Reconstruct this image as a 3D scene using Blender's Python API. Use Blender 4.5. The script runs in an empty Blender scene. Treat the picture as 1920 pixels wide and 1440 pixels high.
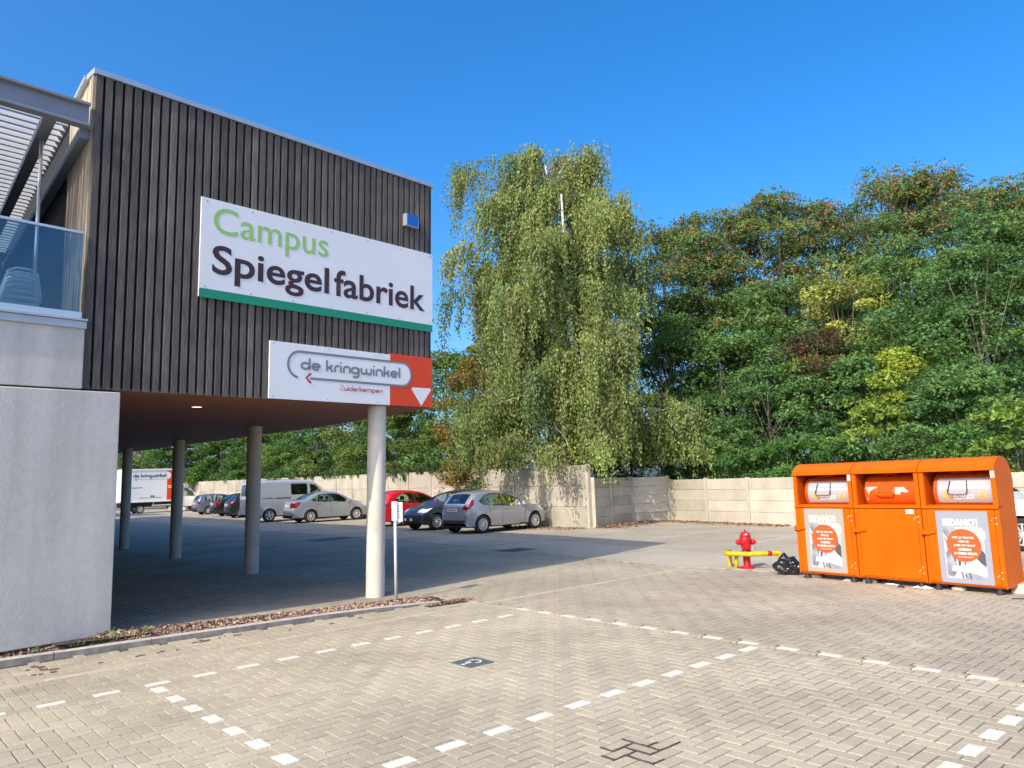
import bpy, bmesh, math, random
import numpy as np
from mathutils import Matrix, Vector, Quaternion
R = math.radians
S = bpy.context.scene
COL = S.collection

# ------------------------------------------------------------------ camera, world, sun, exposure
cam_d = bpy.data.cameras.new("camera"); cam = bpy.data.objects.new("camera", cam_d); COL.objects.link(cam)
CM = ((0.744173, 0.057224, 0.665531), (-0.667014, 0.116958, 0.735810), (-0.035733, -0.991487, 0.125207))
_m = Matrix(((CM[0][0], -CM[0][1], -CM[0][2], 0), (CM[1][0], -CM[1][1], -CM[1][2], 0), (CM[2][0], -CM[2][1], -CM[2][2], 1.78), (0, 0, 0, 1)))
_q = _m.to_quaternion(); _q.normalize()
cam.matrix_world = Matrix.Translation((0, 0, 1.78)) @ _q.to_matrix().to_4x4()
cam_d.sensor_width = 36.0; cam_d.lens = 36.0 * 1425 / 1920
cam_d.clip_start = 0.05; cam_d.clip_end = 3000
S.camera = cam
SUN_AZ, SUN_EL = 12.5, 38.0
w = bpy.data.worlds.new("World"); S.world = w; w.use_nodes = True
nt = w.node_tree
bg = nt.nodes["Background"]; sky = nt.nodes.new("ShaderNodeTexSky")
sky.sky_type = 'NISHITA'; sky.sun_disc = False
sky.sun_elevation = R(SUN_EL); sky.sun_rotation = math.atan2(-math.cos(R(SUN_AZ)), -math.sin(R(SUN_AZ)))
sky.air_density = .85; sky.dust_density = 3.2; sky.ozone_density = 4.0; sky.altitude = 0
hs = nt.nodes.new("ShaderNodeHueSaturation"); hs.inputs["Saturation"].default_value = 1.36
nt.links.new(sky.outputs[0], hs.inputs["Color"]); nt.links.new(hs.outputs[0], bg.inputs[0]); bg.inputs[1].default_value = 0.15
sl = bpy.data.lights.new("sun", 'SUN'); sun = bpy.data.objects.new("sun", sl); COL.objects.link(sun)
sl.energy = 2.4; sl.angle = R(0.53); sl.color = (1.0, 0.90, 0.75)
sd = Vector((math.cos(R(SUN_AZ)) * math.cos(R(SUN_EL)), math.sin(R(SUN_AZ)) * math.cos(R(SUN_EL)), -math.sin(R(SUN_EL))))
sun.rotation_euler = sd.to_track_quat('-Z', 'Y').to_euler(); sun.location = (-20, -5, 30)
S.view_settings.view_transform = 'Standard'; S.view_settings.look = 'None'
S.view_settings.exposure = 1.03; S.view_settings.gamma = 1.0
S.render.engine = 'CYCLES'
S.cycles.max_bounces = 8; S.cycles.transparent_max_bounces = 16; S.cycles.use_denoising = True

# ------------------------------------------------------------------ helpers
def nodes_of(m):
    m.use_nodes = True
    return m.node_tree, m.node_tree.nodes["Principled BSDF"]

def mat(name, col, rough=0.6, metal=0.0, spec=0.5, var=0.0, scale=4.0, stretch=(1, 1, 1), bump=0.0, bscale=60.0, coat=0.0, tint=False, stain=0.0, sscale=0.6, emit=0.0, streak=0.0):
    m = bpy.data.materials.new(name); t, p = nodes_of(m); N = t.nodes; Lk = t.links
    p.inputs["Roughness"].default_value = rough; p.inputs["Metallic"].default_value = metal
    p.inputs["Specular IOR Level"].default_value = spec; p.inputs["Coat Weight"].default_value = coat
    p.inputs["Base Color"].default_value = (*col, 1)
    if emit:
        p.inputs["Emission Color"].default_value = (*col, 1); p.inputs["Emission Strength"].default_value = emit
    cur = None
    def mul(a_col, fac_socket):
        mx = N.new("ShaderNodeMix"); mx.data_type = 'RGBA'; mx.blend_type = 'MULTIPLY'; mx.inputs["Factor"].default_value = 1
        if a_col is None: mx.inputs["A"].default_value = (*col, 1)
        else: Lk.new(a_col, mx.inputs["A"])
        Lk.new(fac_socket, mx.inputs["B"])
        return mx.outputs["Result"]
    tc = None
    def noise(sc, st, lo, hi, det=4.0):
        nonlocal tc
        if tc is None: tc = N.new("ShaderNodeTexCoord")
        mp = N.new("ShaderNodeMapping"); mp.inputs["Scale"].default_value = st
        Lk.new(tc.outputs["Object"], mp.inputs["Vector"])
        nz = N.new("ShaderNodeTexNoise"); nz.inputs["Scale"].default_value = sc; nz.inputs["Detail"].default_value = det
        Lk.new(mp.outputs[0], nz.inputs["Vector"])
        mr = N.new("ShaderNodeMapRange"); mr.inputs["From Min"].default_value = 0.3; mr.inputs["From Max"].default_value = 0.7
        mr.inputs["To Min"].default_value = lo; mr.inputs["To Max"].default_value = hi
        Lk.new(nz.outputs["Fac"], mr.inputs["Value"])
        return mr.outputs[0]
    if tint:
        a = N.new("ShaderNodeAttribute"); a.attribute_name = "tint"; cur = mul(cur, a.outputs["Color"])
    if var: cur = mul(cur, noise(scale, stretch, 1 - var, 1 + var))
    if stain: cur = mul(cur, noise(sscale, (1, 1, 1), 1 - stain, 1 + stain * .5, 6))
    if streak: cur = mul(cur, noise(1.0, (5, 5, .35), 1 - streak, 1 + streak * .4, 3))
    if cur is not None: Lk.new(cur, p.inputs["Base Color"])
    if bump:
        bz = noise(bscale, stretch, 0, 1)
        b = N.new("ShaderNodeBump"); b.inputs["Strength"].default_value = bump; b.inputs["Distance"].default_value = 0.01
        Lk.new(bz, b.inputs["Height"]); Lk.new(b.outputs[0], p.inputs["Normal"])
    return m

def glass_mat(name, tintc, refl=0.1, rough=0.0, refl_col=(1, 1, 1)):
    m = bpy.data.materials.new(name); m.use_nodes = True; t = m.node_tree; N = t.nodes; N.clear()
    o = N.new("ShaderNodeOutputMaterial"); mx = N.new("ShaderNodeMixShader"); tr = N.new("ShaderNodeBsdfTransparent"); gl = N.new("ShaderNodeBsdfGlossy")
    tr.inputs[0].default_value = (*tintc, 1); gl.inputs["Roughness"].default_value = rough; gl.inputs["Color"].default_value = (*refl_col, 1)
    fr = N.new("ShaderNodeFresnel"); fr.inputs["IOR"].default_value = 1.5
    ad = N.new("ShaderNodeMath"); ad.operation = 'ADD'; ad.inputs[1].default_value = refl; ad.use_clamp = True
    t.links.new(fr.outputs[0], ad.inputs[0]); t.links.new(ad.outputs[0], mx.inputs[0])
    t.links.new(tr.outputs[0], mx.inputs[1]); t.links.new(gl.outputs[0], mx.inputs[2]); t.links.new(mx.outputs[0], o.inputs[0])
    return m

def leaf_mat(name, trans=0.35, rough=0.55):
    m = bpy.data.materials.new(name); m.use_nodes = True; t = m.node_tree; N = t.nodes; p = N["Principled BSDF"]; o = N["Material Output"]
    a = N.new("ShaderNodeAttribute"); a.attribute_name = "col"
    t.links.new(a.outputs["Color"], p.inputs["Base Color"]); p.inputs["Roughness"].default_value = rough; p.inputs["Specular IOR Level"].default_value = 0.25
    tl = N.new("ShaderNodeBsdfTranslucent")
    g = N.new("ShaderNodeMix"); g.data_type = 'RGBA'; g.blend_type = 'MULTIPLY'; g.inputs["Factor"].default_value = 1; g.inputs["B"].default_value = (1.25, 1.3, 0.6, 1)
    t.links.new(a.outputs["Color"], g.inputs["A"]); t.links.new(g.outputs["Result"], tl.inputs[0])
    mx = N.new("ShaderNodeMixShader"); mx.inputs[0].default_value = trans
    t.links.new(p.outputs[0], mx.inputs[1]); t.links.new(tl.outputs[0], mx.inputs[2]); t.links.new(mx.outputs[0], o.inputs[0])
    return m

def tag(o, label=None, cat=None, group=None, kind=None):
    if label: o["label"] = label
    if cat: o["category"] = cat
    if group: o["group"] = group
    if kind: o["kind"] = kind
    return o

def empty(name, label, cat, loc=(0, 0, 0), rz=0.0, group=None, matrix=None):
    o = bpy.data.objects.new(name, None); COL.objects.link(o); o.empty_display_size = 0.3
    if matrix is not None: o.matrix_world = matrix
    else: o.location = loc; o.rotation_euler = (0, 0, rz)
    return tag(o, label, cat, group)

class MB:
    def __init__(s): s.v = []; s.f = []; s.mi = []; s.tint = []
    def add(s, vs, fs, mi=0, tint=1.0):
        k = len(s.v); s.v.extend([tuple(p) for p in vs])
        for f in fs: s.f.append([i + k for i in f]); s.mi.append(mi); s.tint.append(tint)
        return s
    def box(s, x0, x1, y0, y1, z0, z1, mi=0, tint=1.0, mtx=None):
        vs = [(x, y, z) for z in (z0, z1) for y in (y0, y1) for x in (x0, x1)]
        if mtx is not None: vs = [tuple(mtx @ Vector(p)) for p in vs]
        return s.add(vs, [(0, 2, 3, 1), (4, 5, 7, 6), (0, 1, 5, 4), (2, 6, 7, 3), (0, 4, 6, 2), (1, 3, 7, 5)], mi, tint)
    def prism(s, poly, y0, y1, axis='y', mi=0, tint=1.0):
        """poly of (a, b) extruded along axis from y0 to y1 (a, b are x, z for 'y'; y, z for 'x'; x, y for 'z')"""
        n = len(poly)
        def P(a, b, h): return (a, h, b) if axis == 'y' else ((h, a, b) if axis == 'x' else (a, b, h))
        vs = [P(a, b, y0) for a, b in poly] + [P(a, b, y1) for a, b in poly]
        fs = [tuple(range(n)), tuple(range(2 * n - 1, n - 1, -1))] + [(i, i + n, (i + 1) % n + n, (i + 1) % n) for i in range(n)]
        return s.add(vs, fs, mi, tint)
    def tube(s, path, r, seg=8, mi=0, cap=True, tint=1.0):
        pts = [Vector(p) for p in path]; n = len(pts)
        rs = r if isinstance(r, (list, tuple)) else [r] * n
        k = len(s.v); up = None
        for i, p in enumerate(pts):
            d = (pts[min(i + 1, n - 1)] - pts[max(i - 1, 0)]).normalized()
            if up is None:
                up = Vector((0, 0, 1)) if abs(d.z) < .9 else Vector((1, 0, 0))
            a = d.cross(up)
            if a.length < 1e-5: a = d.orthogonal()
            a.normalize(); b = a.cross(d).normalized(); up = b
            for j in range(seg):
                t = 2 * math.pi * j / seg; s.v.append(tuple(p + a * (math.cos(t) * rs[i]) + b * (math.sin(t) * rs[i])))
        for i in range(n - 1):
            for j in range(seg):
                s.f.append([k + i * seg + j, k + i * seg + (j + 1) % seg, k + (i + 1) * seg + (j + 1) % seg, k + (i + 1) * seg + j]); s.mi.append(mi); s.tint.append(tint)
        if cap:
            s.f.append([k + j for j in range(seg - 1, -1, -1)]); s.mi.append(mi); s.tint.append(tint)
            s.f.append([k + (n - 1) * seg + j for j in range(seg)]); s.mi.append(mi); s.tint.append(tint)
        return s
    def lathe(s, prof, seg=24, mi=0, axis='z', c=(0, 0, 0), mtx=None):
        k = len(s.v)
        for r, h in prof:
            for j in range(seg):
                t = 2 * math.pi * j / seg; a, b = r * math.cos(t), r * math.sin(t)
                p = (a, b, h) if axis == 'z' else ((a, h, b) if axis == 'y' else (h, a, b))
                p = Vector((p[0] + c[0], p[1] + c[1], p[2] + c[2]))
                s.v.append(tuple(mtx @ p if mtx is not None else p))
        for i in range(len(prof) - 1):
            for j in range(seg):
                s.f.append([k + i * seg + j, k + i * seg + (j + 1) % seg, k + (i + 1) * seg + (j + 1) % seg, k + (i + 1) * seg + j]); s.mi.append(mi); s.tint.append(1.0)
        return s
    def build(s, name, mats, parent=None, smooth=False, bevel=0.0, tint=False, auto=None):
        me = bpy.data.meshes.new(name); me.from_pydata(s.v, [], s.f)
        mats = mats if isinstance(mats, (list, tuple)) else [mats]
        for m in mats: me.materials.append(m)
        me.polygons.foreach_set("material_index", s.mi)
        if tint:
            a = me.attributes.new("tint", 'FLOAT', 'FACE'); a.data.foreach_set("value", s.tint)
        me.update()
        bm = bmesh.new(); bm.from_mesh(me); bmesh.ops.recalc_face_normals(bm, faces=bm.faces); bm.to_mesh(me); bm.free()
        if smooth: me.polygons.foreach_set("use_smooth", [True] * len(me.polygons))
        o = bpy.data.objects.new(name, me); COL.objects.link(o)
        if auto is not None:
            me.polygons.foreach_set("use_smooth", [True] * len(me.polygons)); me.set_sharp_from_angle(angle=R(auto))
        if bevel:
            b = o.modifiers.new("bevel", 'BEVEL'); b.width = bevel; b.segments = 2; b.limit_method = 'ANGLE'
        if parent: o.parent = parent
        return o

def np_mesh(name, verts, quads, mats, parent=None, attr=None, attr_name="tint", attr_type='FLOAT', smooth=False):
    me = bpy.data.meshes.new(name); nv, nf = len(verts), len(quads); k = quads.shape[1]
    me.vertices.add(nv); me.vertices.foreach_set("co", np.ascontiguousarray(verts, dtype=np.float32).ravel())
    me.loops.add(nf * k); me.loops.foreach_set("vertex_index", np.ascontiguousarray(quads, dtype=np.int32).ravel())
    me.polygons.add(nf); me.polygons.foreach_set("loop_start", np.arange(0, nf * k, k, dtype=np.int32))
    me.update(calc_edges=True); me.validate()
    for m in (mats if isinstance(mats, (list, tuple)) else [mats]): me.materials.append(m)
    if attr is not None:
        a = me.attributes.new(attr_name, attr_type, 'FACE'); a.data.foreach_set("value" if attr_type == 'FLOAT' else "color", np.ascontiguousarray(attr, dtype=np.float32).ravel())
    me.polygons.foreach_set("use_smooth", np.full(nf, bool(smooth)))
    o = bpy.data.objects.new(name, me); COL.objects.link(o)
    if parent: o.parent = parent
    return o

def text(name, s, m, parent, x0, x1, z0, z1, y, bold=0.0, ext=0.002, shear=0.0, warp=None):
    """a word as raised flat lettering that fills the box x0..x1, z0..z1 on a face looking towards -y"""
    c = bpy.data.curves.new(name, 'FONT'); c.body = s; c.offset = bold; c.shear = shear; c.resolution_u = 4; c.extrude = 0.0
    t = bpy.data.objects.new("tmp", c); COL.objects.link(t)
    bpy.context.view_layer.update()
    me = bpy.data.meshes.new_from_object(t.evaluated_get(bpy.context.evaluated_depsgraph_get()))
    bpy.data.objects.remove(t); bpy.data.curves.remove(c)
    co = np.array([v.co[:] for v in me.vertices]); lo, hi = co.min(0), co.max(0)
    u = x0 + (co[:, 0] - lo[0]) / (hi[0] - lo[0]) * (x1 - x0); v = z0 + (co[:, 1] - lo[1]) / (hi[1] - lo[1]) * (z1 - z0)
    for i, vt in enumerate(me.vertices):
        vt.co = (u[i], y - ext, v[i]) if warp is None else warp(u[i], v[i], ext)
    me.name = name; me.materials.clear(); me.materials.append(m); me.update()
    o = bpy.data.objects.new(name, me); COL.objects.link(o); o.parent = parent
    return o

def arc(cx, cy, r, a0, a1, n=14):
    return [(cx + r * math.cos(R(a0 + (a1 - a0) * i / n)), cy + r * math.sin(R(a0 + (a1 - a0) * i / n))) for i in range(n + 1)]

def ribbon(mb, path, wd, y, th=0.002, mi=0, closed=False):
    """a flat stroke of width wd along path in the x-z plane, front at y - th"""
    pts = [Vector((p[0], p[1])) for p in path]; n = len(pts); L_, R_ = [], []
    for i in range(n):
        if closed: a, b = pts[i - 1], pts[(i + 1) % n]
        else: a, b = pts[max(i - 1, 0)], pts[min(i + 1, n - 1)]
        d = (b - a).normalized(); nn = Vector((-d.y, d.x)) * wd / 2
        L_.append(pts[i] + nn); R_.append(pts[i] - nn)
    vs = [(p.x, y - th, p.y) for p in L_] + [(p.x, y - th, p.y) for p in R_]
    rng = range(n if closed else n - 1)
    mb.add(vs, [(i, (i + 1) % n, (i + 1) % n + n, i + n) for i in rng], mi)

GL = {  # rounded single-stroke letters, x-height 1: (advance, strokes)
    'd': (1.12, [arc(.42, .5, .42, 40, 360), [(.86, 0), (.86, 1.62)]]),
    'e': (1.02, [[(.06, .5), (.84, .5)] , arc(.44, .5, .42, 0, 315)]),
    'k': (.92, [[(.1, 0), (.1, 1.62)], [(.14, .52), (.36, .56), (.56, .74), (.68, 1.0)], [(.36, .56), (.58, .38), (.72, 0)]]),
    'r': (.66, [[(.1, 0), (.1, .55)] + arc(.5, .55, .4, 180, 80)]),
    'i': (.34, [[(.1, 0), (.1, 1.0)], [(.1, 1.28), (.1, 1.5)]]),
    'n': (1.0, [[(.1, 0), (.1, .58)] + arc(.46, .58, .36, 180, 0) + [(.82, 0)]]),
    'g': (1.08, [arc(.44, .5, .42, 10, 350), [(.84, .9), (.84, -.12)] + arc(.46, -.12, .38, 0, -140)]),
    'w': (1.5, [[(.1, 1.0), (.1, .42)] + arc(.4, .42, .3, 180, 360) + [(.7, .95)], [(.7, .42)] + arc(1.0, .42, .3, 180, 360) + [(1.3, 1.0)]]),
    'l': (.36, [[(.1, 0), (.1, 1.62)]]),
    'Z': (1.0, [[(.06, 1.5), (.86, 1.5), (.06, .02), (.9, .02)]]),
    'u': (1.0, [[(.1, 1.0), (.1, .42)] + arc(.46, .42, .36, 180, 360) + [(.82, 1.0)], [(.82, .5), (.82, 0)]]),
    'm': (1.5, [[(.1, 0), (.1, .66)] + arc(.4, .66, .3, 180, 0) + [(.7, 0)], [(.7, .66)] + arc(1.0, .66, .3, 180, 0) + [(1.3, 0)]]),
    'p': (1.08, [arc(.5, .5, .42, 170, -170), [(.08, .95), (.08, -.5)]]),
    ' ': (.5, [])}

def strokes(name, s, m, parent, x0, x1, z0, xh, wd, y, th=0.003):
    adv = sum(GL[c][0] for c in s); k = (x1 - x0) / adv; x = x0; mb = MB()
    for c in s:
        for st in GL[c][1]: ribbon(mb, [(x + a * k, z0 + b * xh) for a, b in st], wd, y, th)
        x += GL[c][0] * k
    return mb.build(name, m, parent)

rng = np.random.default_rng(7)
random.seed(11)

# ------------------------------------------------------------------ materials
M = {}
M['soil'] = mat("soil", (.16, .13, .09), .95, var=.3, scale=3)
M['sand'] = mat("joint_sand", (.055, .046, .034), .95, var=.6, scale=9)
M['paver'] = mat("beige_paver", (.405, .352, .255), .85, tint=True, var=.12, scale=40, stain=.2, sscale=.75, bump=.25, bscale=180)
M['paver2'] = mat("grey_paver", (.365, .314, .232), .85, tint=True, var=.13, scale=40, stain=.24, sscale=.5, bump=.25, bscale=180)
M['gutter'] = mat("gutter_paver", (.43, .372, .265), .85, tint=True, var=.1, scale=30, bump=.2, bscale=180)
M['slab'] = mat("concrete_road", (.42, .37, .285), .9, var=.1, scale=9, stain=.15, sscale=.5, bump=.15, bscale=90)
M['asphalt'] = mat("worn_asphalt", (.365, .32, .245), .95, var=.16, scale=20, stain=.2, sscale=.6, bump=.3, bscale=120)
M['white_brick'] = mat("white_brick", (.62, .59, .50), .7, var=.08, scale=20)
M['kerb'] = mat("kerb_concrete", (.44, .40, .34), .9, var=.15, scale=8, bump=.2)
M['concrete'] = mat("cast_concrete", (.55, .53, .495), .8, spec=.3, var=.05, scale=14, stain=.07, sscale=1.2, streak=.13, bump=.1, bscale=30)
M['concrete_col'] = mat("column_concrete", (.60, .56, .49), .8, var=.06, scale=6, stain=.12, sscale=2.2, bump=.06)
M['fence_c'] = mat("fence_concrete", (.455, .415, .335), .9, tint=True, var=.08, scale=14, stain=.22, sscale=1.0, bump=.25, bscale=50)
M['wood'] = mat("weathered_wood", (.112, .098, .09), .8, tint=True, var=.34, scale=5, stretch=(9, 9, .7), stain=.25, sscale=1.6, bump=.35, bscale=22)
M['wood_pale'] = mat("sunlit_wood", (.42, .35, .25), .8, tint=True, var=.22, scale=5, stretch=(9, 9, .7), bump=.3, bscale=22)  # timber of the sunlit return, with the sunlight painted in as a paler tone
M['backing'] = mat("black_backing", (.006, .006, .006), .9)
M['soffit'] = mat("brown_soffit", (.27, .105, .055), .6, var=.35, scale=3, stretch=(.5, 14, 1))
M['zinc'] = mat("zinc_trim", (.55, .57, .60), .4, metal=.6, var=.05)
M['steel_paint'] = mat("grey_steel", (.23, .26, .31), .5, var=.06, scale=3)
M['louvre'] = mat("white_louvre", (.40, .41, .405), .5, var=.10, scale=2, stretch=(1, 6, 6))
M['dark'] = mat("dark_void", (.015, .016, .018), .7)
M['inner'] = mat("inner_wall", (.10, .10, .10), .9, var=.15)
M['alu'] = mat("brushed_aluminium", (.72, .74, .77), .3, metal=.7)
M['white_sheet'] = mat("white_sign_panel", (.80, .82, .84), .35, var=.03, scale=1)
M['lime'] = mat("lime_letters", (.33, .60, .16), .4)
M['brown_l'] = mat("brown_letters", (.058, .022, .026), .4)
M['white_edge'] = mat("white_edge", (.88, .89, .9), .4)
M['green_b'] = mat("green_band", (.012, .27, .155), .4)
M['grey_l'] = mat("grey_letters", (.22, .25, .275), .4)
M['grey_dark'] = mat("grey_letters_edge", (.13, .16, .18), .4)
M['red_l'] = mat("red_letters", (.42, .018, .016), .4)
M['red_o'] = mat("vermilion_panel", (.72, .058, .006), .35)
M['orange'] = mat("orange_paint", (.56, .104, .001), .45, spec=.15, var=.05, scale=2, stain=.10, sscale=3, streak=.05)
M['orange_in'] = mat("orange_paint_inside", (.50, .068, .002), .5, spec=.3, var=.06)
M['poster'] = mat("poster_grey", (.27, .285, .33), .5)
M['poster_b'] = mat("poster_beige", (.34, .305, .25), .5)
M['white'] = mat("white_print", (.80, .80, .80), .5)
M['pic_d'] = mat("print_dark", (.075, .07, .08), .5)
M['pic_m'] = mat("print_mid", (.24, .245, .27), .5, var=.5, scale=6)
M['pic_l'] = mat("print_light", (.42, .45, .50), .5, var=.2, scale=5)
M['circle'] = mat("orange_print", (.48, .085, .018), .5)
M['yellow_p'] = mat("yellow_print", (.62, .42, .09), .5)
M['brown_p'] = mat("tan_print", (.70, .33, .12), .5)
M['pink_p'] = mat("pale_pink_print", (.36, .33, .345), .5)
M['peel'] = mat("peeled_sticker", (.50, .43, .37), .7, var=.2, scale=9)
M['steel_dk'] = mat("dark_handle_steel", (.04, .05, .05), .35, metal=.4)
M['bolt'] = mat("zinc_bolt", (.75, .68, .5), .35, metal=.5)
M['black_p'] = mat("black_rubber", (.022, .022, .022), .7)
M['tyre'] = mat("tyre_rubber", (.018, .018, .019), .85, var=.2)
M['rim'] = mat("alloy_rim", (.66, .67, .69), .35, metal=.5)
M['rimdark'] = mat("rim_shadow", (.03, .03, .03), .7)
M['redpaint'] = mat("hydrant_red", (.46, .012, .016), .45, spec=.3, var=.2, scale=14, stain=.25, sscale=18)
M['yellow'] = mat("rail_yellow", (.66, .42, .012), .5, spec=.3, var=.15, scale=12, stain=.3, sscale=9)
M['bag'] = mat("black_bin_bag", (.012, .012, .014), .22, spec=.8, bump=.6, bscale=14)
M['cloth'] = mat("white_cloth", (.8, .77, .72), .9, var=.1)
M['cglass'] = glass_mat("car_glass", (.60, .72, .66), .05)
M['dglass'] = glass_mat("tinted_glass", (.10, .13, .14), .10)
M['bglass'] = glass_mat("balustrade_glass", (.62, .74, .80), .05, refl_col=(.75, .88, 1))
M['redlight'] = mat("red_lens", (.21, .005, .008), .12, coat=.5)
M['clearlight'] = mat("clear_lens", (.7, .72, .75), .1, coat=.5)
M['plate'] = mat("number_plate", (.72, .73, .74), .4)
M['seat'] = mat("seat_fabric", (.035, .036, .04), .9)
M['bark'] = mat("grey_bark", (.14, .115, .09), .95, var=.35, scale=6, stretch=(4, 4, 1))
M['birchbark'] = mat("birch_bark", (.62, .59, .54), .8, var=.4, scale=5, stretch=(1, 1, 5))
M['leaf'] = leaf_mat("leaf", .35)
M['mulch'] = mat("bark_chips", (.37, .245, .175), .95, tint=True, var=.2)
M['mulch_base'] = mat("mulch_soil", (.20, .13, .09), .95, var=.4, scale=20)
M['dryleaf'] = mat("dry_leaves", (.27, .15, .08), .9, tint=True)
M['tile'] = mat("slate_tile", (.085, .10, .115), .6, var=.1)
M['cream'] = mat("cream_symbol", (.80, .78, .55), .6)
M['lamp_on'] = mat("lit_downlight", (1, .95, .85), .5, emit=1.0)
def paint(name, c, metal=.35, rough=.32): return mat(name, c, rough, metal=metal, coat=.6)
M['p_silver'] = paint("silver_paint", (.38, .395, .42), .5)
M['p_silverblue'] = paint("pale_silver_paint", (.36, .39, .43), .45)
M['p_blue'] = paint("dark_slate_paint", (.045, .055, .075))
M['p_red'] = paint("red_paint", (.62, .012, .016), .1)
M['p_black'] = paint("black_paint", (.012, .013, .016), .1)
M['p_grey'] = paint("grey_blue_paint", (.14, .16, .20))
M['p_white'] = paint("white_paint", (.80, .81, .82), 0)
M['p_truck'] = mat("truck_box_white", (.80, .82, .83), .5, var=.04)

# ------------------------------------------------------------------ ground
def sheet(name, poly, z, m, th=0.05):
    return tag(MB().prism(poly, z - th, z, 'z').build(name, m), kind='structure')
tag(MB().add([(-400, -400, -.06), (500, -400, -.06), (500, 600, -.06), (-400, 600, -.06)], [(0, 1, 2, 3)]).build("ground", M['soil']), kind='structure')
def bx(y):      # where the pavers end and the concrete road begins
    return float(np.interp(y, [-40, 8.2, 9, 13.9, 22, 42, 90], [13.2, 12.6, 12.35, 13.1, 13.85, 14.4, 16.5]))
ys = [-40, -10, 0, 8.2, 9, 13.9, 22, 30, 42, 60, 90]
sheet("paving_bed", [(-30, -40)] + [(bx(y) + .02, y) for y in ys] + [(-30, 90)], -.014, M['sand'], .03)
sheet("concrete_road", [(bx(y) + .02, y) for y in ys] + [(bx(y) + 2.4, y) for y in ys[::-1]], -.001, M['slab'], .05)
sheet("parking_asphalt", [(bx(y) + 2.405, y) for y in ys] + [(60, 90), (60, -40)], -.004, M['asphalt'], .05)
sheet("far_paving", [(-30, 31), (bx(31) + .0, 31), (bx(42), 42), (bx(60), 60), (bx(90), 90), (-30, 90)], -.003, mat("far_pavers", (.34, .30, .235), .9, var=.15, scale=8), .006)
# joints cut across the concrete road and faded bay lines on the asphalt
mb = MB()
for y in np.arange(-2, 60, 4.6):
    mb.box(bx(y) + .03, bx(y) + 2.39, y - .012, y + .012, -.02, .0015)
tag(mb.build("road_joints", M['sand']), kind='structure')
mb = MB()
for y0, x0, x1 in ((16.2, 16.2, 19.6), (13.4, 17.0, 21.5), (10.4, 17.2, 21.8), (7.6, 18.0, 21.5)):
    mb.prism([(x0, y0), (x1, y0 + .25), (x1, y0 + .35), (x0, y0 + .1)], -.01, .0005, 'z')
tag(mb.build("faded_bay_lines", mat("faded_paint", (.46, .43, .37), .9, var=.2, scale=6)), kind='structure')

# herringbone pavers, each brick its own relief
W_ = .109
BX0, BX1 = 7.245, 7.33
def herring(x0, x1, y0, y1, keep):
    i = np.arange(math.floor(x0 / W_), math.ceil(x1 / W_)); j = np.arange(math.floor(y0 / W_), math.ceil(y1 / W_))
    X, Y = np.meshgrid(i, j, indexing='ij'); k = (X - Y) % 4
    H = k == 0; V = k == 3
    cx = np.concatenate([(X[H] + 1) * W_, (X[V] + .5) * W_]); cy = np.concatenate([(Y[H] + .5) * W_, (Y[V] + 1) * W_])
    hx = np.concatenate([np.full(H.sum(), W_), np.full(V.sum(), W_ / 2)]); hy = np.concatenate([np.full(H.sum(), W_ / 2), np.full(V.sum(), W_)])
    m = keep(cx, cy)
    return cx[m], cy[m], hx[m], hy[m]
def brick_mesh(name, cx, cy, hx, hy, m, gap=.0052, inset=.0025, tv=.045, zj=.0006, zt=0.0):
    n = len(cx); g = gap
    sx = np.array([-1, 1, 1, -1]); sy = np.array([-1, -1, 1, 1])
    bo = np.stack([cx[:, None] + sx * (hx - g)[:, None], cy[:, None] + sy * (hy - g)[:, None], np.full((n, 4), -.03)], -1)
    jit = rng.normal(0, .0012, (n, 1)); rim = np.stack([cx[:, None] + sx * (hx - g)[:, None] + jit, cy[:, None] + sy * (hy - g)[:, None], np.full((n, 4), zt - .0025)], -1)
    zt_ = zt + rng.normal(0, zj, (n, 1)) + rng.normal(0, zj * .5, (n, 4))
    tp = np.stack([cx[:, None] + sx * (hx - g - inset)[:, None], cy[:, None] + sy * (hy - g - inset)[:, None], zt_], -1)
    v = np.concatenate([bo, rim, tp], 1).reshape(-1, 3)
    base = (np.arange(n) * 12)[:, None]
    q = [base + np.array([8, 9, 10, 11])]
    for a in range(4):
        b = (a + 1) % 4
        q.append(base + np.array([a, b, b + 4, a + 4])); q.append(base + np.array([a + 4, b + 4, b + 8, a + 8]))
    q = np.stack(q, 1).reshape(-1, 4)
    t = 1 + rng.normal(0, tv, n); t = np.clip(t, .7, 1.25)
    return tag(np_mesh(name, v, q, m, attr=np.repeat(t, 9), attr_name="tint"), kind='structure')
def soff(cx, cy): return cx > -1e9
a = herring(-3, BX0, -1.5, 9.75, lambda x, y: (x < BX0 + .02) & soff(x, y) & (y < 9.9 - .08 * (x - 1.5)) & (x * .665 + y * .736 > 1.5))
brick_mesh("bay_paving", *a, M['paver'])
a = herring(BX1, 14.2, -3.5, 31, lambda x, y: (x > BX1 - .02) & soff(x, y) & (x < np.interp(y, [-40, 8.2, 9, 13.9, 22, 42], [13.2, 12.6, 12.35, 13.1, 13.85, 14.4]) - .03))
b = herring(2.0, BX1, 9.7, 31, lambda x, y: (x < BX1 + .05) & (y > np.interp(x, [2, 4.4, 5.7, 7.0, 7.4], [10.30, 10.12, 10.17, 10.17, 10.0])) & (x > 2.0))
brick_mesh("yard_paving", *[np.concatenate([p, q]) for p, q in zip(a, b)], M['paver2'])
yo = bpy.data.objects["yard_paving"].data; yc = np.empty(len(yo.vertices) * 3, np.float32); yo.vertices.foreach_get("co", yc); yc = yc.reshape(-1, 3)
def rise(x): return np.clip(6.6 - x, 0, 4.2) * .036
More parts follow.
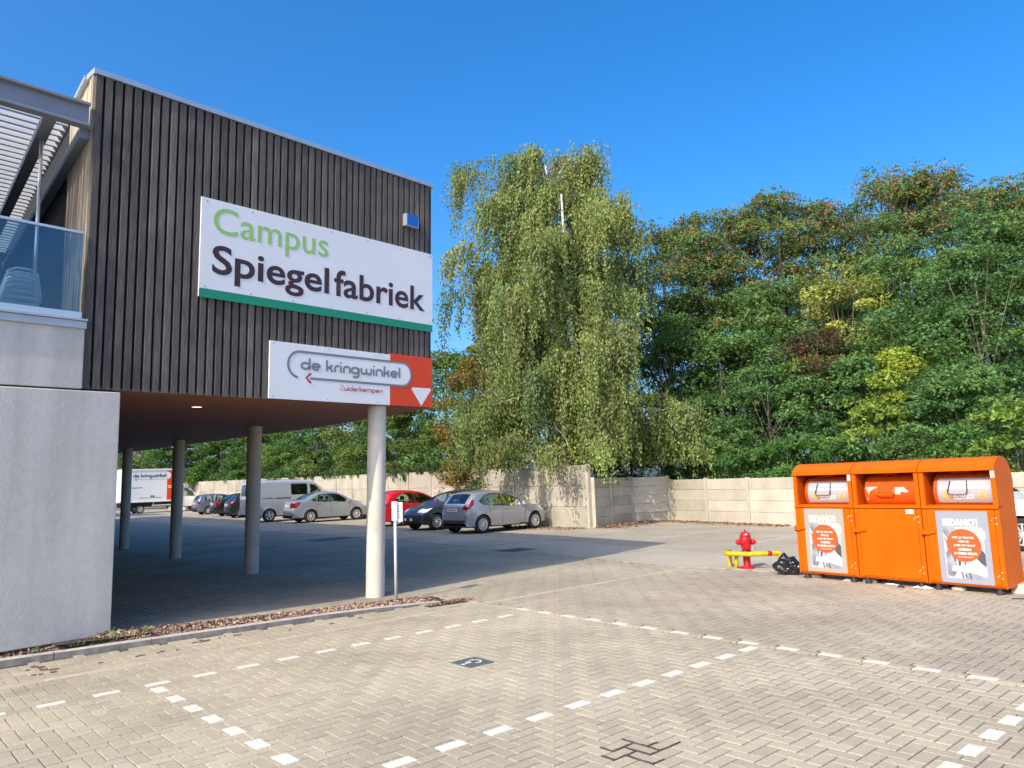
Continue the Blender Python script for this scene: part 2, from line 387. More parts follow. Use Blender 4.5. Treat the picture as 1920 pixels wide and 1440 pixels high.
yc[:, 2] += np.where(yc[:, 1] > 9.7, rise(yc[:, 0]), 0) * (yc[:, 0] < BX1); yo.vertices.foreach_set("co", yc.ravel()); yo.update()
mb = MB(); mb.add([(2.0, 9.95, rise(2.0) - .014), (6.6, 10.05, -.0135), (6.6, 31, -.0135), (2.0, 31, rise(2.0) - .014)], [(0, 1, 2, 3)]); tag(mb.build("yard_bedding", M['sand']), kind='structure')
def row(x0, x1, yc, alongx=True, ln=.218, wd=.1):
    c = np.arange(x0 + ln / 2, x1, ln); n = len(c)
    if alongx: return c, np.full(n, yc), np.full(n, ln / 2), np.full(n, wd / 2)
    return np.full(n, yc), c, np.full(n, wd / 2), np.full(n, ln / 2)
brick_mesh("gutter_paving", *row(-2, 12.3, 8.855, True, .218, .125), M['gutter'], tv=.05, zt=.0032)
brick_mesh("border_paving", *row(-3, 9.9, (BX0 + BX1) / 2, False, .218, .10), M['paver'], tv=.06, zt=.0032)
# white marking bricks of the parking bays
mk = []
for i in range(-4, 26):                       # along the kerb side
    x = 2.437 + (i - 2) * .436
    if x < BX0 - .1: mk.append((x, 7.797, .105, .046))
for i in range(0, 14): mk.append((2.375, 7.54 - i * .424, .052, .102))        # left end of the bay
for i in range(-1, 17): mk.append((BX0 + .045, 7.56 - i * .436, .04, .104))     # back of the bays
for i in range(0, 13): mk.append((7.04 - i * .418, 4.365, .102, .052))         # between the bays
for i in range(0, 9): mk.append((6.63 - i * .40, 1.845, .1, .052))
mk = np.array(mk)
brick_mesh("bay_markings", mk[:, 0], mk[:, 1], mk[:, 2], mk[:, 3], M['white_brick'], gap=0, inset=.002, tv=.05, zj=.0003, zt=.0062)
# dark oily stain in the joints of a few bricks
st = MB(); r3 = random.Random(4)
hx_, hy_, ha, hb_ = herring(3.7, 4.5, 3.0, 3.8, lambda x, y: np.hypot((x - 4.08) / 1.15, y - 3.40) < .185)
for cx_, cy_, a_, b_ in zip(hx_, hy_, ha, hb_):
    for (xa, ya, xb, yb) in ((cx_ - a_, cy_ - b_, cx_ + a_, cy_ - b_), (cx_ - a_, cy_ - b_, cx_ - a_, cy_ + b_)):
        n_ = 7; L1, L2 = [], []
        for k in range(n_):
            t = k / (n_ - 1); x, y = xa + (xb - xa) * t, ya + (yb - ya) * t; w1, w2 = r3.uniform(.003, .013), r3.uniform(.003, .013)
            if xa == xb: L1.append((x - w1, y)); L2.append((x + w2, y))
            else: L1.append((x, y - w1)); L2.append((x, y + w2))
        st.prism(L1 + L2[::-1], -.004, .0052 + r3.uniform(0, .0008), 'z')
tag(st.build("joint_stain", mat("wet_soil", (.07, .05, .042), .9, var=.4, scale=30)), "dark wet stain in the paver joints near the second bay line", "stain")

# slate tile with the wheelchair mark
tl = empty("paving_tile", "dark slate paving tile with a cream wheelchair symbol in the middle of the bay", "floor tile", (4.88, 6.13, 0))
MB().box(-.155, .155, -.16, .16, -.02, .006).build("tile_plate", M['tile'], tl, bevel=.003)
mb = MB()
def flat(pts, wd, z=.0065):
    t = MB(); ribbon(t, pts, wd, 0, 0); return [(x, zz, z) for x, _, zz in t.v], t.f
# symbol seen from the kerb side: head towards -x
def sym(pts): return [(-(y), (x)) for x, y in pts]
for pts, wd in ((arc(.0, -.03, .062, 150, 400, 20), .02), ([(-.01, .1), (.0, .02), (.055, .015), (.08, -.07)], .022), ([(0, .05), (.05, .05)], .016)):
    vs, fs = flat([(p[1] * -1.0 + .0, p[0]) for p in pts], wd); mb.add(vs, fs)
vs = [(-.125 + .022 * math.cos(t), -.012 + .022 * math.sin(t), .0066) for t in np.linspace(0, 6.28, 13)[:-1]]; mb.add(vs, [tuple(range(12))])
mb.build("wheelchair_symbol", M['cream'], tl)

# kerb, planting strip
def ky(x): return 9.97 - .085 * (x - 1.5)
def kz(x): return float(np.interp(x, [-5, 5.6, 7.2], [.078, .07, .004]))
mb = MB(); x = -2.0
while x < 7.2:
    x1 = min(x + 1.0, 7.25)
    a0, a1 = x + .006, x1 - .006
    vs = []
    for xx in (a0, a1):
        y, z = ky(xx), kz(xx)
        vs += [(xx, y, -.03), (xx, y + .005, z - .015), (xx, y + .02, z), (xx, y + .085, z), (xx, y + .085, -.03)]
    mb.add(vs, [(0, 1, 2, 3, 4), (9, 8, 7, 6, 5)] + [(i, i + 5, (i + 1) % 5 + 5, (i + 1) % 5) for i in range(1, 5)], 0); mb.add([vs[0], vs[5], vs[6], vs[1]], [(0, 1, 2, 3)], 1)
    x = x1
tag(mb.build("kerb", [M['kerb'], mat("dark_kerb_face", (.20, .185, .17), .9, var=.35, scale=12)]), kind='structure')  # front faces get a darker grey than the tops
BR = [(-2.0, 10.6), (2.3, 10.3), (2.75, 10.16), (4.4, 10.06), (5.7, 10.10), (7.0, 10.10)]
def by(x): return float(np.interp(x, [p[0] for p in BR], [p[1] for p in BR]))
mb = MB(); xs = np.linspace(-2, 7.0, 60); vs = []
for xx in xs:
    y0, y1, z = ky(xx) + .085, by(xx), kz(xx); zr = max(float(rise(xx)) + .02, .02)
    vs += [(xx, y0, z - .018), (xx, (y0 + y1) / 2, max((z + zr) / 2, .012)), (xx, y1, zr)]
mb.add(vs, [(i * 3 + j, i * 3 + j + 1, i * 3 + j + 4, i * 3 + j + 3) for i in range(len(xs) - 1) for j in (0, 1)])
tag(mb.build("planting_bed", M['mulch_base'], smooth=True), kind='structure')
mb = MB()
for i in range(len(BR) - 1):
    (xa, ya), (xb, yb) = BR[i], BR[i + 1]
    if xb > 2.6:
        za, zb_ = float(rise(xa)) + .022, float(rise(xb)) + .024
        mb.add([(xa, ya, -.03), (xb, yb, -.03), (xb, yb + .05, -.03), (xa, ya + .05, -.03), (xa, ya, za), (xb, yb, zb_), (xb, yb + .05, zb_), (xa, ya + .05, za)], [(0, 1, 2, 3), (4, 5, 6, 7), (0, 1, 5, 4), (1, 2, 6, 5), (2, 3, 7, 6), (3, 0, 4, 7)])
mb.prism([(7.0, 9.5), (7.06, 9.5), (7.06, 10.1), (7.0, 10.1)], -.03, .012, 'z')
tag(mb.build("bed_edging", M['gutter'], bevel=.004), kind='structure')
def chips(name, pts, size, m, label, kind='stuff', flatness=.5, cat=None):
    n = len(pts); L = size * rng.uniform(.6, 1.5, n); Wd = L * rng.uniform(.25, .6, n)
    yaw = rng.uniform(0, 6.28, n); tilt = rng.normal(0, flatness, n); roll = rng.normal(0, flatness, n)
    dx = np.stack([np.cos(yaw) * np.cos(tilt), np.sin(yaw) * np.cos(tilt), np.sin(tilt)], 1); dy = np.stack([-np.sin(yaw) * np.cos(roll), np.cos(yaw) * np.cos(roll), np.sin(roll)], 1)
    v = np.stack([pts - dx * L[:, None] / 2 - dy * Wd[:, None] / 2, pts + dx * L[:, None] / 2 - dy * Wd[:, None] / 2, pts + dx * L[:, None] / 2 + dy * Wd[:, None] / 2, pts - dx * L[:, None] / 2 + dy * Wd[:, None] / 2], 1).reshape(-1, 3)
    o = np_mesh(name, v, np.arange(n * 4).reshape(-1, 4), m, attr=np.clip(rng.normal(1, .35, n), .3, 1.9), attr_name="tint")
    return tag(o, label, cat, kind=kind)
n = 5200; px = rng.uniform(-.5, 7.0, n); pv = rng.uniform(0, 1, n); py = np.array([ky(x) + .085 + (by(x) - ky(x) - .085) * v for x, v in zip(px, pv)]); pz = np.array([max((kz(x) - .012) * (1 - v) + max(float(rise(x)) + .02, .02) * v, .02) for x, v in zip(px, pv)]) + rng.uniform(0, .014, n)
chips("bark_mulch", np.stack([px, py, pz], 1), .045, M['mulch'], "reddish bark chips filling the narrow bed behind the kerb")

# ------------------------------------------------------------------ the timber clad building
BM = Matrix(((0.995289, -0.096840, 0.004118, 2.8600), (0.096733, 0.994511, -0.039241, 10.268), (0.004627, 0.039405, 0.999213, -.026), (0, 0, 0, 1)))
_bq = BM.to_quaternion(); _bq.normalize(); BMX = Matrix.Translation(BM.translation) @ _bq.to_matrix().to_4x4(); BI = BMX.inverted()
def wl(x, y, z): return BI @ Vector((x, y, z))
bld = empty("timber_building", "two storey building with weathered timber boards raised on round concrete columns", "building", matrix=BMX)
FX0, FX1, FZ0, FZ1 = -.655, 4.862, 3.075, 7.0
SK = .145          # the side walls run back along (SK, 1)
def planks(name, m, fn, x0, x1, pitch, wd, z0f, z1f):
    """upright boards; fn(u, d) -> local xy for distance u along the wall and d outward"""
    mb = MB(); u = x0
    while u < x1 - .02:
        t = float(np.clip(random.gauss(1, .13), .65, 1.4)); z0, z1 = z0f(u), z1f(u)
        e = min(u + wd, x1); th = .032 + random.uniform(-.003, .003)
        c = [fn(u, 0), fn(e, 0), fn(e, th), fn(e - .006, th + .003), fn(u + .006, th + .003), fn(u, th)]
        vs = [(p[0], p[1], z0) for p in c] + [(p[0], p[1], z1) for p in c]; k = 6
        mb.add(vs, [tuple(range(6)), tuple(range(11, 5, -1))] + [(i, i + 6, (i + 1) % 6 + 6, (i + 1) % 6) for i in range(6)], 0, t)
        u += pitch
    return mb.build(name, m, bld, tint=True)
planks("front_cladding", M['wood'], lambda u, d: (u, .035 - d), FX0, FX1, .1170, .085, lambda u: FZ0, lambda u: FZ1)
# body of the upper storey: right wall follows the soffit edge, left wall runs back
E = [wl(7.66, 10.62, 3.05), wl(8.22, 15.5, 3.09), wl(8.3, 22, 3.17), wl(8.36, 30, 3.25), wl(8.46, 60, 3.6)]
Lf = [(FX0 + .01, .04), (FX0 + SK * 9 + .01, 9.0)]
outline = [(FX1 - .004, .04)] + [(e.x, e.y) for e in E[1:]] + [(E[4].x - 7, E[4].y), (Lf[1][0] - 1.5, 22), Lf[1], Lf[0]]
def soff_z(x, y): return FZ0 + .03 + (-.0265) * max(y, 0)
n = len(outline); mb = MB()
vs = [(x, y, soff_z(x, y) - .0) for x, y in outline] + [(x, y, FZ1 - .01) for x, y in outline]
mb.add(vs, [(i, i + n, (i + 1) % n + n, (i + 1) % n) for i in range(n)], 0)
mb.add([(x, y, FZ1 - .12) for x, y in outline], [tuple(range(n))], 0)
mb.build("storey_wall", M['backing'], bld)  # past the pale boards its black stands in for the recess's shade
mb = MB(); mb.add([(x, y, soff_z(x, y) + .004) for x, y in outline], [tuple(range(n))]); 
mb.add([(x, y, soff_z(x, y) - .03) for x, y in outline] + [(x, y, soff_z(x, y) + .004) for x, y in outline], [tuple(range(n))] + [(i, i + n, (i + 1) % n + n, (i + 1) % n) for i in range(n)])
mb.build("soffit", M['soffit'], bld)
def wallpath(pts):
    seg = [math.hypot(pts[i + 1][0] - pts[i][0], pts[i + 1][1] - pts[i][1]) for i in range(len(pts) - 1)]
    cum = np.concatenate([[0], np.cumsum(seg)])
    def f(u, d):
        i = int(np.clip(np.searchsorted(cum, u) - 1, 0, len(seg) - 1)); a, b = pts[i], pts[i + 1]; t = (u - cum[i]) / seg[i]
        dx, dy = (b[0] - a[0]) / seg[i], (b[1] - a[1]) / seg[i]
        return (a[0] + (b[0] - a[0]) * t + dy * d, a[1] + (b[1] - a[1]) * t - dx * d)
    return f, cum[-1]
f, ln = wallpath([(FX1 + .0, .045)] + [(e.x, e.y) for e in E[1:4]])
planks("side_cladding", M['wood'], f, .01, 20, .1203, .094, lambda u: FZ0 - .0265 * u, lambda u: FZ1)
f, ln = wallpath([(Lf[1][0], Lf[1][1]), (Lf[0][0], Lf[0][1])])
planks("terrace_side_cladding", M['wood_pale'], f, ln - 1.5, ln - .0, .1203, .1, lambda u: 3.7, lambda u: FZ1)
mb = MB()
def coping(a, b, z0, z1, o):
    dx, dy = b[0] - a[0], b[1] - a[1]; l = math.hypot(dx, dy); dx /= l; dy /= l
    p = [(a[0] + dy * o, a[1] - dx * o), (b[0] + dy * o, b[1] - dx * o), (b[0] - dy * .25, b[1] + dx * .25), (a[0] - dy * .25, a[1] + dx * .25)]
    mb.prism(p, z0, z1, 'z')
coping((FX0 - .03, .0), (FX1 + .04, .0), FZ1 - .005, FZ1 + .062, .02)
coping((FX1 + .02, .1), (E[1].x, E[1].y), FZ1 - .004, FZ1 + .06, .05)
coping((E[1].x, E[1].y), (E[3].x, E[3].y), FZ1 - .004, FZ1 + .06, .05)
coping(Lf[1], (Lf[0][0] - .0, Lf[0][1] + .22), FZ1 - .003, FZ1 + .059, .06)
mb.build("roof_coping", M['zinc'], bld)
# concrete base wall, parapet, sill
CW = -.06
mb = MB().box(-9, -.235, CW, CW + .3, .16, 3.045); mb.build("base_wall", M['concrete'], bld, bevel=.012)
MB().box(-9, FX0 - .005, CW + .025, CW + .3, 3.068, 3.79).build("parapet", M['concrete'], bld, bevel=.01)
mb = MB().box(-9, FX0 + .005, CW - .0, CW + .32, 3.785, 3.872).box(-9, FX0 + .008, CW - .03, CW + .3, 3.875, 3.9)
mb.build("sill", M['zinc'], bld, bevel=.004)
mb = MB().box(-9, FX0 - .055, CW + .0, CW + .07, 3.903, 3.978); mb.build("glass_channel", M['alu'], bld, bevel=.004)
g = MB().box(-9, -3.02, CW + .025, CW + .04, 3.97, 4.93).box(-3.0, FX0 - .07, CW + .025, CW + .04, 3.97, 4.93).build("balustrade_pane", M['bglass'], bld)
MB().box(-9, FX0 - .065, CW + .005, CW + .06, 4.93, 4.962).build("handrail", M['alu'], bld, bevel=.004)
# terrace floor, back wall with dark glazing
MB().box(-9, FX0 + 1.7, .25, 26.0, 3.42, 3.6).build("terrace_floor", M['inner'], bld)  # runs on unseen past the back wall to stop sun leaks
mb = MB().box(-9, .8, 8.6, 8.9, 3.6, 6.7); mb.build("terrace_back_wall", M['backing'], bld)
mb = MB().box(-8.2, .2, 8.55, 8.59, 3.7, 6.0); mb.build("terrace_window", M['dglass'], bld)
mb = MB().box(-.75, -.50, CW + .29, 60, -2.8, 3.43); mb.build("inner_wall", M['inner'], bld)  # unseen wall, added to keep the sun out from under the building
MB().box(-6, 5.4, 52, 69, -2, 12.5).build("shading_wing", M['concrete'], bld)  # unseen volume, added so its shadow reaches the truck
MB().box(-9, -8.7, .2, 9, .1, 6.5).build("terrace_end_wall", M['concrete'], bld)
# pergola over the terrace
pg = empty("pergola", "grey steel pergola with white louvres above the glass balustrade of the terrace", "pergola", matrix=BMX)
def ibeam(mb, x0, x1, y, zb, zt, wd=.14, t=.035):
    mb.box(x0, x1, y - wd / 2, y + wd / 2, zt - t, zt); mb.box(x0, x1, y - wd / 2, y + wd / 2, zb, zb + t); mb.box(x0, x1, y - .012, y + .012, zb + t - .002, zt - t + .002)
mb = MB(); ibeam(mb, -9, FX0 - .055, .03, 6.285, 6.585, .15); mb.build("front_beam", M['steel_paint'], pg, bevel=.004)
for i in range(6):
    xa = -1.12 - i * 1.3
    d = Matrix(((1, SK, 0, xa), (0, 1, 0, 0), (0, 0, 1, 0), (0, 0, 0, 1)))
    mb = MB().box(-.07, .07, .09, 8.3, 6.295, 6.385, mtx=d).box(-.012, .012, .09, 8.3, 6.385, 6.50, mtx=d)
    for q in np.arange(.4, 8, .22): mb.box(.016, .05, q, q + .05, 6.291, 6.294, mtx=d)
    mb.build("cross_beam", M['steel_paint'], pg)
d = Matrix(((1, SK, 0, FX0 - .12), (0, 1, 0, 0), (0, 0, 1, 0), (0, 0, 0, 1)))
MB().box(-.02, .10, .09, 8.3, 6.17, 6.31, mtx=d).build("wall_beam", M['steel_paint'], pg)
mb = MB(); k = 0
for y in np.arange(.22, 8.2, .205):
    rot = Matrix.Translation((0, y, 6.505)) @ Matrix.Rotation(R(38), 4, 'X')
    mb.box(-9, FX0 - .22 + (SK + .012) * y, -.095, .095, -.009, .009, mtx=rot)
mb.build("louvres", M['louvre'], pg, bevel=.003)
MB().tube([(-.99, .82, 3.6), (-.99, .82, 6.295)], .022, 10).build("post", M['alu'], pg, smooth=True)  # added pole, stands in for a frame reflected in the glass
# stacked white chairs and planter behind the glass
def chair_mesh():
    mb = MB(); wv = .22
    for s in (-1, 1):
        mb.tube([(s * .2, -.2, .0), (s * .22, -.2, .42), (s * .22, .2, .43), (s * .21, .24, .62), (s * .15, .30, .86), (s * .08, .31, .9), (0, .312, .905)], .016, 6)
        mb.tube([(s * .2, .24, 0), (s * .22, .2, .43)], .016, 6)
    for z, w2 in ((.52, .2), (.60, .19), (.68, .175), (.76, .16), (.83, .14)): mb.box(-w2, w2, .24 + (z - .5) * .16, .255 + (z - .5) * .16, z - .018, z + .018)
    mb.box(-.21, .21, -.2, .2, .415, .435)
    return mb
cm = None
for i in range(5):
    loc = BMX @ Vector((-1.26 + .012 * i, .62 + .03 * i, 3.38 + .055 * i))
    if cm is None:
        o = chair_mesh().build("stacked_chair", M['white_sheet']); cm = o
    else:
        o = cm.copy(); COL.objects.link(o)
    o.matrix_world = Matrix.Translation(loc) @ BMX.to_3x3().to_4x4() @ Matrix.Rotation(R(180), 4, 'Z')
    tag(o, "white slatted chair nested in the small stack behind the glass balustrade", "chair", "chairs stacked behind the glass")
pl = empty("planter", "small dark planter with a green plant behind the glass near the timber corner", "planter", matrix=BMX @ Matrix.Translation((-.93, .42, 3.6)))
MB().prism([(-.22, 0), (.22, 0), (.25, .36), (-.25, .36)], -.1, .1).build("tub", M['dark'], pl, bevel=.01)
mb = MB()
for i in range(26):
    a = random.uniform(0, 6.28); r = random.uniform(.02, .09); p = Vector((math.cos(a) * r - .05, math.sin(a) * r * .6, .36 + random.uniform(.0, .15)))
    q = p + Vector((random.uniform(-.04, .04), random.uniform(-.03, .03), random.uniform(.02, .05))); s_ = Vector((random.uniform(-.02, .02), .015, .01))
    mb.add([p - s_, q - s_, q + s_, p + s_], [(0, 1, 2, 3)])
mb.build("plant", mat("planter_green", (.10, .17, .05), .6), pl)
# round columns
cols = [(6.68, 10.84), (6.88, 16.11), (7.18, 21.79), (7.39, 27.34), (7.62, 32.8), (7.85, 38.2)]
for i, (x, y) in enumerate(cols):
    p = wl(x, y, 0); zt = soff_z(p.x, p.y) - .025
    mb = MB(); N_ = 20
    mb.lathe([(.15, p.z - .12)] + [(.15, p.z + (zt - p.z) * j / N_) for j in range(1, N_ + 1)], 40, c=(p.x, p.y, 0)); c = mb.build("column", M['concrete_col'], bld, smooth=True)
    if i == 0:
        sm = MB()      # worn patch with a drip at knee height, facing the yard
        for (aa, z0, z1, wa) in ((-52, .50, .66, 9), (-50, .56, .70, 6), (-44, .12, .56, 2.2)):
            vs = []
            for k in range(13):
                t = 2 * math.pi * k / 12; ang = R(aa + wa * math.cos(t) * (1 + .2 * math.sin(3 * t))); z = p.z + (z0 + z1) / 2 + (z1 - z0) / 2 * math.sin(t)
                vs.append((p.x + .1512 * math.cos(ang), p.y + .1512 * math.sin(ang), z))
            sm.add(vs[:-1], [tuple(range(12))])
        sm.build("scuff_mark", mat("column_stain", (.42, .38, .31), .9, var=.25, scale=14), c)
    else:
        sm = MB(); vs = []
        for k in range(12):
            t = 2 * math.pi * k / 12; ang = R(-60 + 17 * math.cos(t)); vs.append((p.x + .1515 * math.cos(ang), p.y + .1515 * math.sin(ang), p.z + .62 + .045 * math.sin(t)))
        sm.add(vs, [tuple(range(12))]); sm.build("plug", M['kerb'], c)
p = wl(4.2, 11.9, 3.0)
dl = MB().lathe([(.0, 0), (.075, 0)], 20, c=(p.x, p.y, soff_z(p.x, p.y) - .036)); dl.build("downlight_lens", M['lamp_on'], bld)
# lamp and signs on the front
lp = empty("wall_lamp", "small square metal wall lamp at the upper right of the timber front", "lamp", matrix=BMX)
MB().box(4.235, 4.475, -.10, -.088, 6.16, 6.355).build("lamp_face", mat("sky_tinted_steel", (.14, .25, .46), .15, metal=1.0), lp, bevel=.002)  # blue of the reflected sky is put into the metal's colour
MB().box(4.215, 4.495, -.088, .0, 6.15, 6.36).build("lamp_housing", M['alu'], lp, bevel=.003)
sg = empty("sign_board", "large white sign with lime and brown lettering and a green bottom band", "sign", matrix=BMX)
MB().box(.709, 4.858, -.03, -.004, 4.40, 5.772).build("panel", M['white_sheet'], sg, bevel=.002)
MB().box(.7095, 4.8575, -.034, -.029, 4.392, 4.515).build("band", M['green_b'], sg)
text("lime_lettering", "Campus", M['lime'], sg, .885, 2.725, 5.185, 5.685, -.031, bold=.004)
text("brown_lettering", "Spiegel", M['brown_l'], sg, .88, 2.745, 4.615, 5.145, -.031, bold=.017, ext=.003)
text("brown_lettering", "fabriek", M['brown_l'], sg, 2.835, 4.684, 4.728, 5.15, -.031, bold=.017, ext=.003)
for x in np.linspace(.79, 4.8, 7):
    for z in (5.725, 4.545): MB().box(x - .008, x + .008, -.034, -.03, z - .008, z + .008).build("screw", M['steel_paint'], sg)
s2 = empty("sign_board", "white and vermilion sign with a grey looped arrow outline below the large sign", "sign", matrix=BMX)
MB().box(1.772, 3.943, -.03, -.004, 3.083, 3.915).build("white_panel", M['white_sheet'], s2, bevel=.002)
MB().box(3.9432, 4.858, -.0302, -.004, 3.083, 3.935).build("orange_panel", M['red_o'], s2, bevel=.002)
mb = MB(); c0x, c1x, zc, hh = 2.262, 4.195, 3.607, .193
pth = arc(c1x, zc, hh - .012, -90, 90, 20); mb.add([(3.935, -.0312, zc - hh + .012)] + [(a, -.0312, b) for a, b in pth] + [(3.935, -.0312, zc + hh - .012)], [tuple(range(len(pth) + 2))])
mb.build("white_inset", M['white_sheet'], s2)
loop = [(2.44, zc - hh)] + arc(c1x, zc, hh, -90, 90, 24) + arc(c0x, zc, hh, 90, 262, 24)
mb = MB(); ribbon(mb, loop, .034, -.032, .001); mb.build("loop_line", M['grey_dark'], s2)
mb = MB(); ribbon(mb, loop, .022, -.034, .001); mb.build("loop_core", M['grey_l'], s2)
mb = MB(); ribbon(mb, [(2.452, 3.49), (2.372, 3.417), (2.452, 3.344)], .034, -.036, .001); mb.build("arrow_head", M['red_l'], s2)
strokes("grey_lettering", "de kringwinkel", M['grey_l'], s2, 2.29, 4.175, 3.541, .107, .037, -.032)
strokes("red_lettering", "Zuiderkempen", M['red_l'], s2, 2.972, 3.80, 3.267, .052, .0115, -.032)
tri = [(4.415, 3.405), (4.40, 3.385), (4.405, 3.365), (4.60, 3.115), (4.613, 3.107), (4.626, 3.115), (4.822, 3.37), (4.828, 3.39), (4.815, 3.41)]
MB().add([(a, -.0325, b) for a, b in tri], [tuple(range(len(tri)))]).build("white_triangle", M['white_sheet'], s2)
for x in (1.83, 2.75, 3.7):
    for z in (3.88, 3.12): MB().box(x - .007, x + .007, -.034, -.03, z - .007, z + .007).build("screw", M['steel_paint'], s2)
# ------------------------------------------------------------------ slim post at the kerb
M['post_white'] = mat("post_grey_white", (.58, .59, .60), .5, var=.05)
po = empty("marker_post", "slim white post with a small plate standing in the bark bed by the front column", "post", (6.605, 10.12, 0), R(-42))
MB().tube([(0, 0, -.05), (.006, 0, 1.5)], .023, 14).build("pole", M['post_white'], po, smooth=True)
mb = MB().box(-.035, .035, -.035, -.027, 1.22, 1.515).box(.035, .043, -.035, .11, 1.235, 1.515).box(-.043, -.035, -.035, .05, 1.22, 1.515)
mb.box(.03, .125, -.012, -.004, 1.2, 1.5); mb.build("plate", M['post_white'], po, bevel=.002)
mb = MB()
for z in (1.27, 1.315, 1.36, 1.405, 1.45): mb.box(.052 + random.uniform(0, .01), .075, -.0135, -.012, z - .015, z + .013)
mb.build("plate_marks", M['pic_d'], po)
dr = empty("gutter_grate", "dark sunken gutter grate with dry leaves at the end of the kerb", "drain", (6.93, 9.27, 0), R(-5))
MB().box(-.34, .34, -.09, .09, -.02, .006).build("frame", M['dark'], dr, bevel=.004)
mb = MB()
for i in range(12): mb.box(-.31 + i * .053, -.28 + i * .053, -.075, .075, .004, .011)
mb.build("bars", mat("rusty_iron", (.09, .07, .06), .8, var=.3), dr)
n = 420; pts = np.stack([rng.normal(7.05, .16, n), rng.normal(9.3, .05, n), rng.uniform(.012, .03, n)], 1)
chips("gutter_leaves", pts, .035, M['dryleaf'], "dry brown leaves caught on the gutter grate")
for (x, y, a, lab) in ((13.25, 14.75, .45, "square dark manhole cover in the shaded road nearer the hydrant"), (12.95, 23.8, .75, "square dark manhole cover deep in the shade behind the front column")):
    mh = MB().box(-a, a, -a * .8, a * .8, -.02, .004); o = mh.build("manhole_cover", mat("cast_iron", (.075, .075, .078), .7, var=.2), bevel=.003); o.location = (x, y, 0)
    tag(o, lab, "manhole cover")
n = 30; mb = MB()
for i in range(n):
    t = random.random(); p = [(1.62 + .25 * random.random(), 9.15 + .6 * random.random()), (3.2 + random.random(), 9.45 + .15 * random.random()), (5 * random.random() + 1, 9.3 - .08 * random.random())][i % 3]
    s_ = random.uniform(.012, .035); mb.box(p[0] - s_, p[0] + s_, p[1] - s_ * .4, p[1] + s_ * .4, .0, .012)
tag(mb.build("dirt_crumbs", M['mulch_base']), "crumbs of bark scattered on the pavers below the kerb", None, kind='stuff')
mb = MB()
for (x, y, s_) in ((2.66, 9.99, .13), (2.9, 10.0, .1), (3.3, 9.97, .07), (2.45, 10.0, .05), (2.2, 9.98, .05), (1.8, 9.98, .06)):
    for i in range(16):
        a = random.uniform(0, 6.28); l = s_ * random.uniform(.6, 1.3); b = Vector((x + random.gauss(0, .05), y + random.gauss(0, .025), .10)); d = Vector((math.cos(a) * l * .6, math.sin(a) * l * .6, l)); q = Vector((-math.sin(a), math.cos(a), 0)) * .004
        mb.add([b - q, b + q, b + d * .6 + q * .7, b + d * .6 - q * .7], [(0, 1, 2, 3)]); mb.add([b + d * .6 - q * .7, b + d * .6 + q * .7, b + Vector((d.x * 1.2, d.y * 1.2, d.z * .95))], [(0, 1, 2)])
tag(mb.build("grass_tufts", mat("grass_blade", (.16, .24, .05), .7)), "thin grass tufts growing at the foot of the concrete base wall", None, kind='stuff')

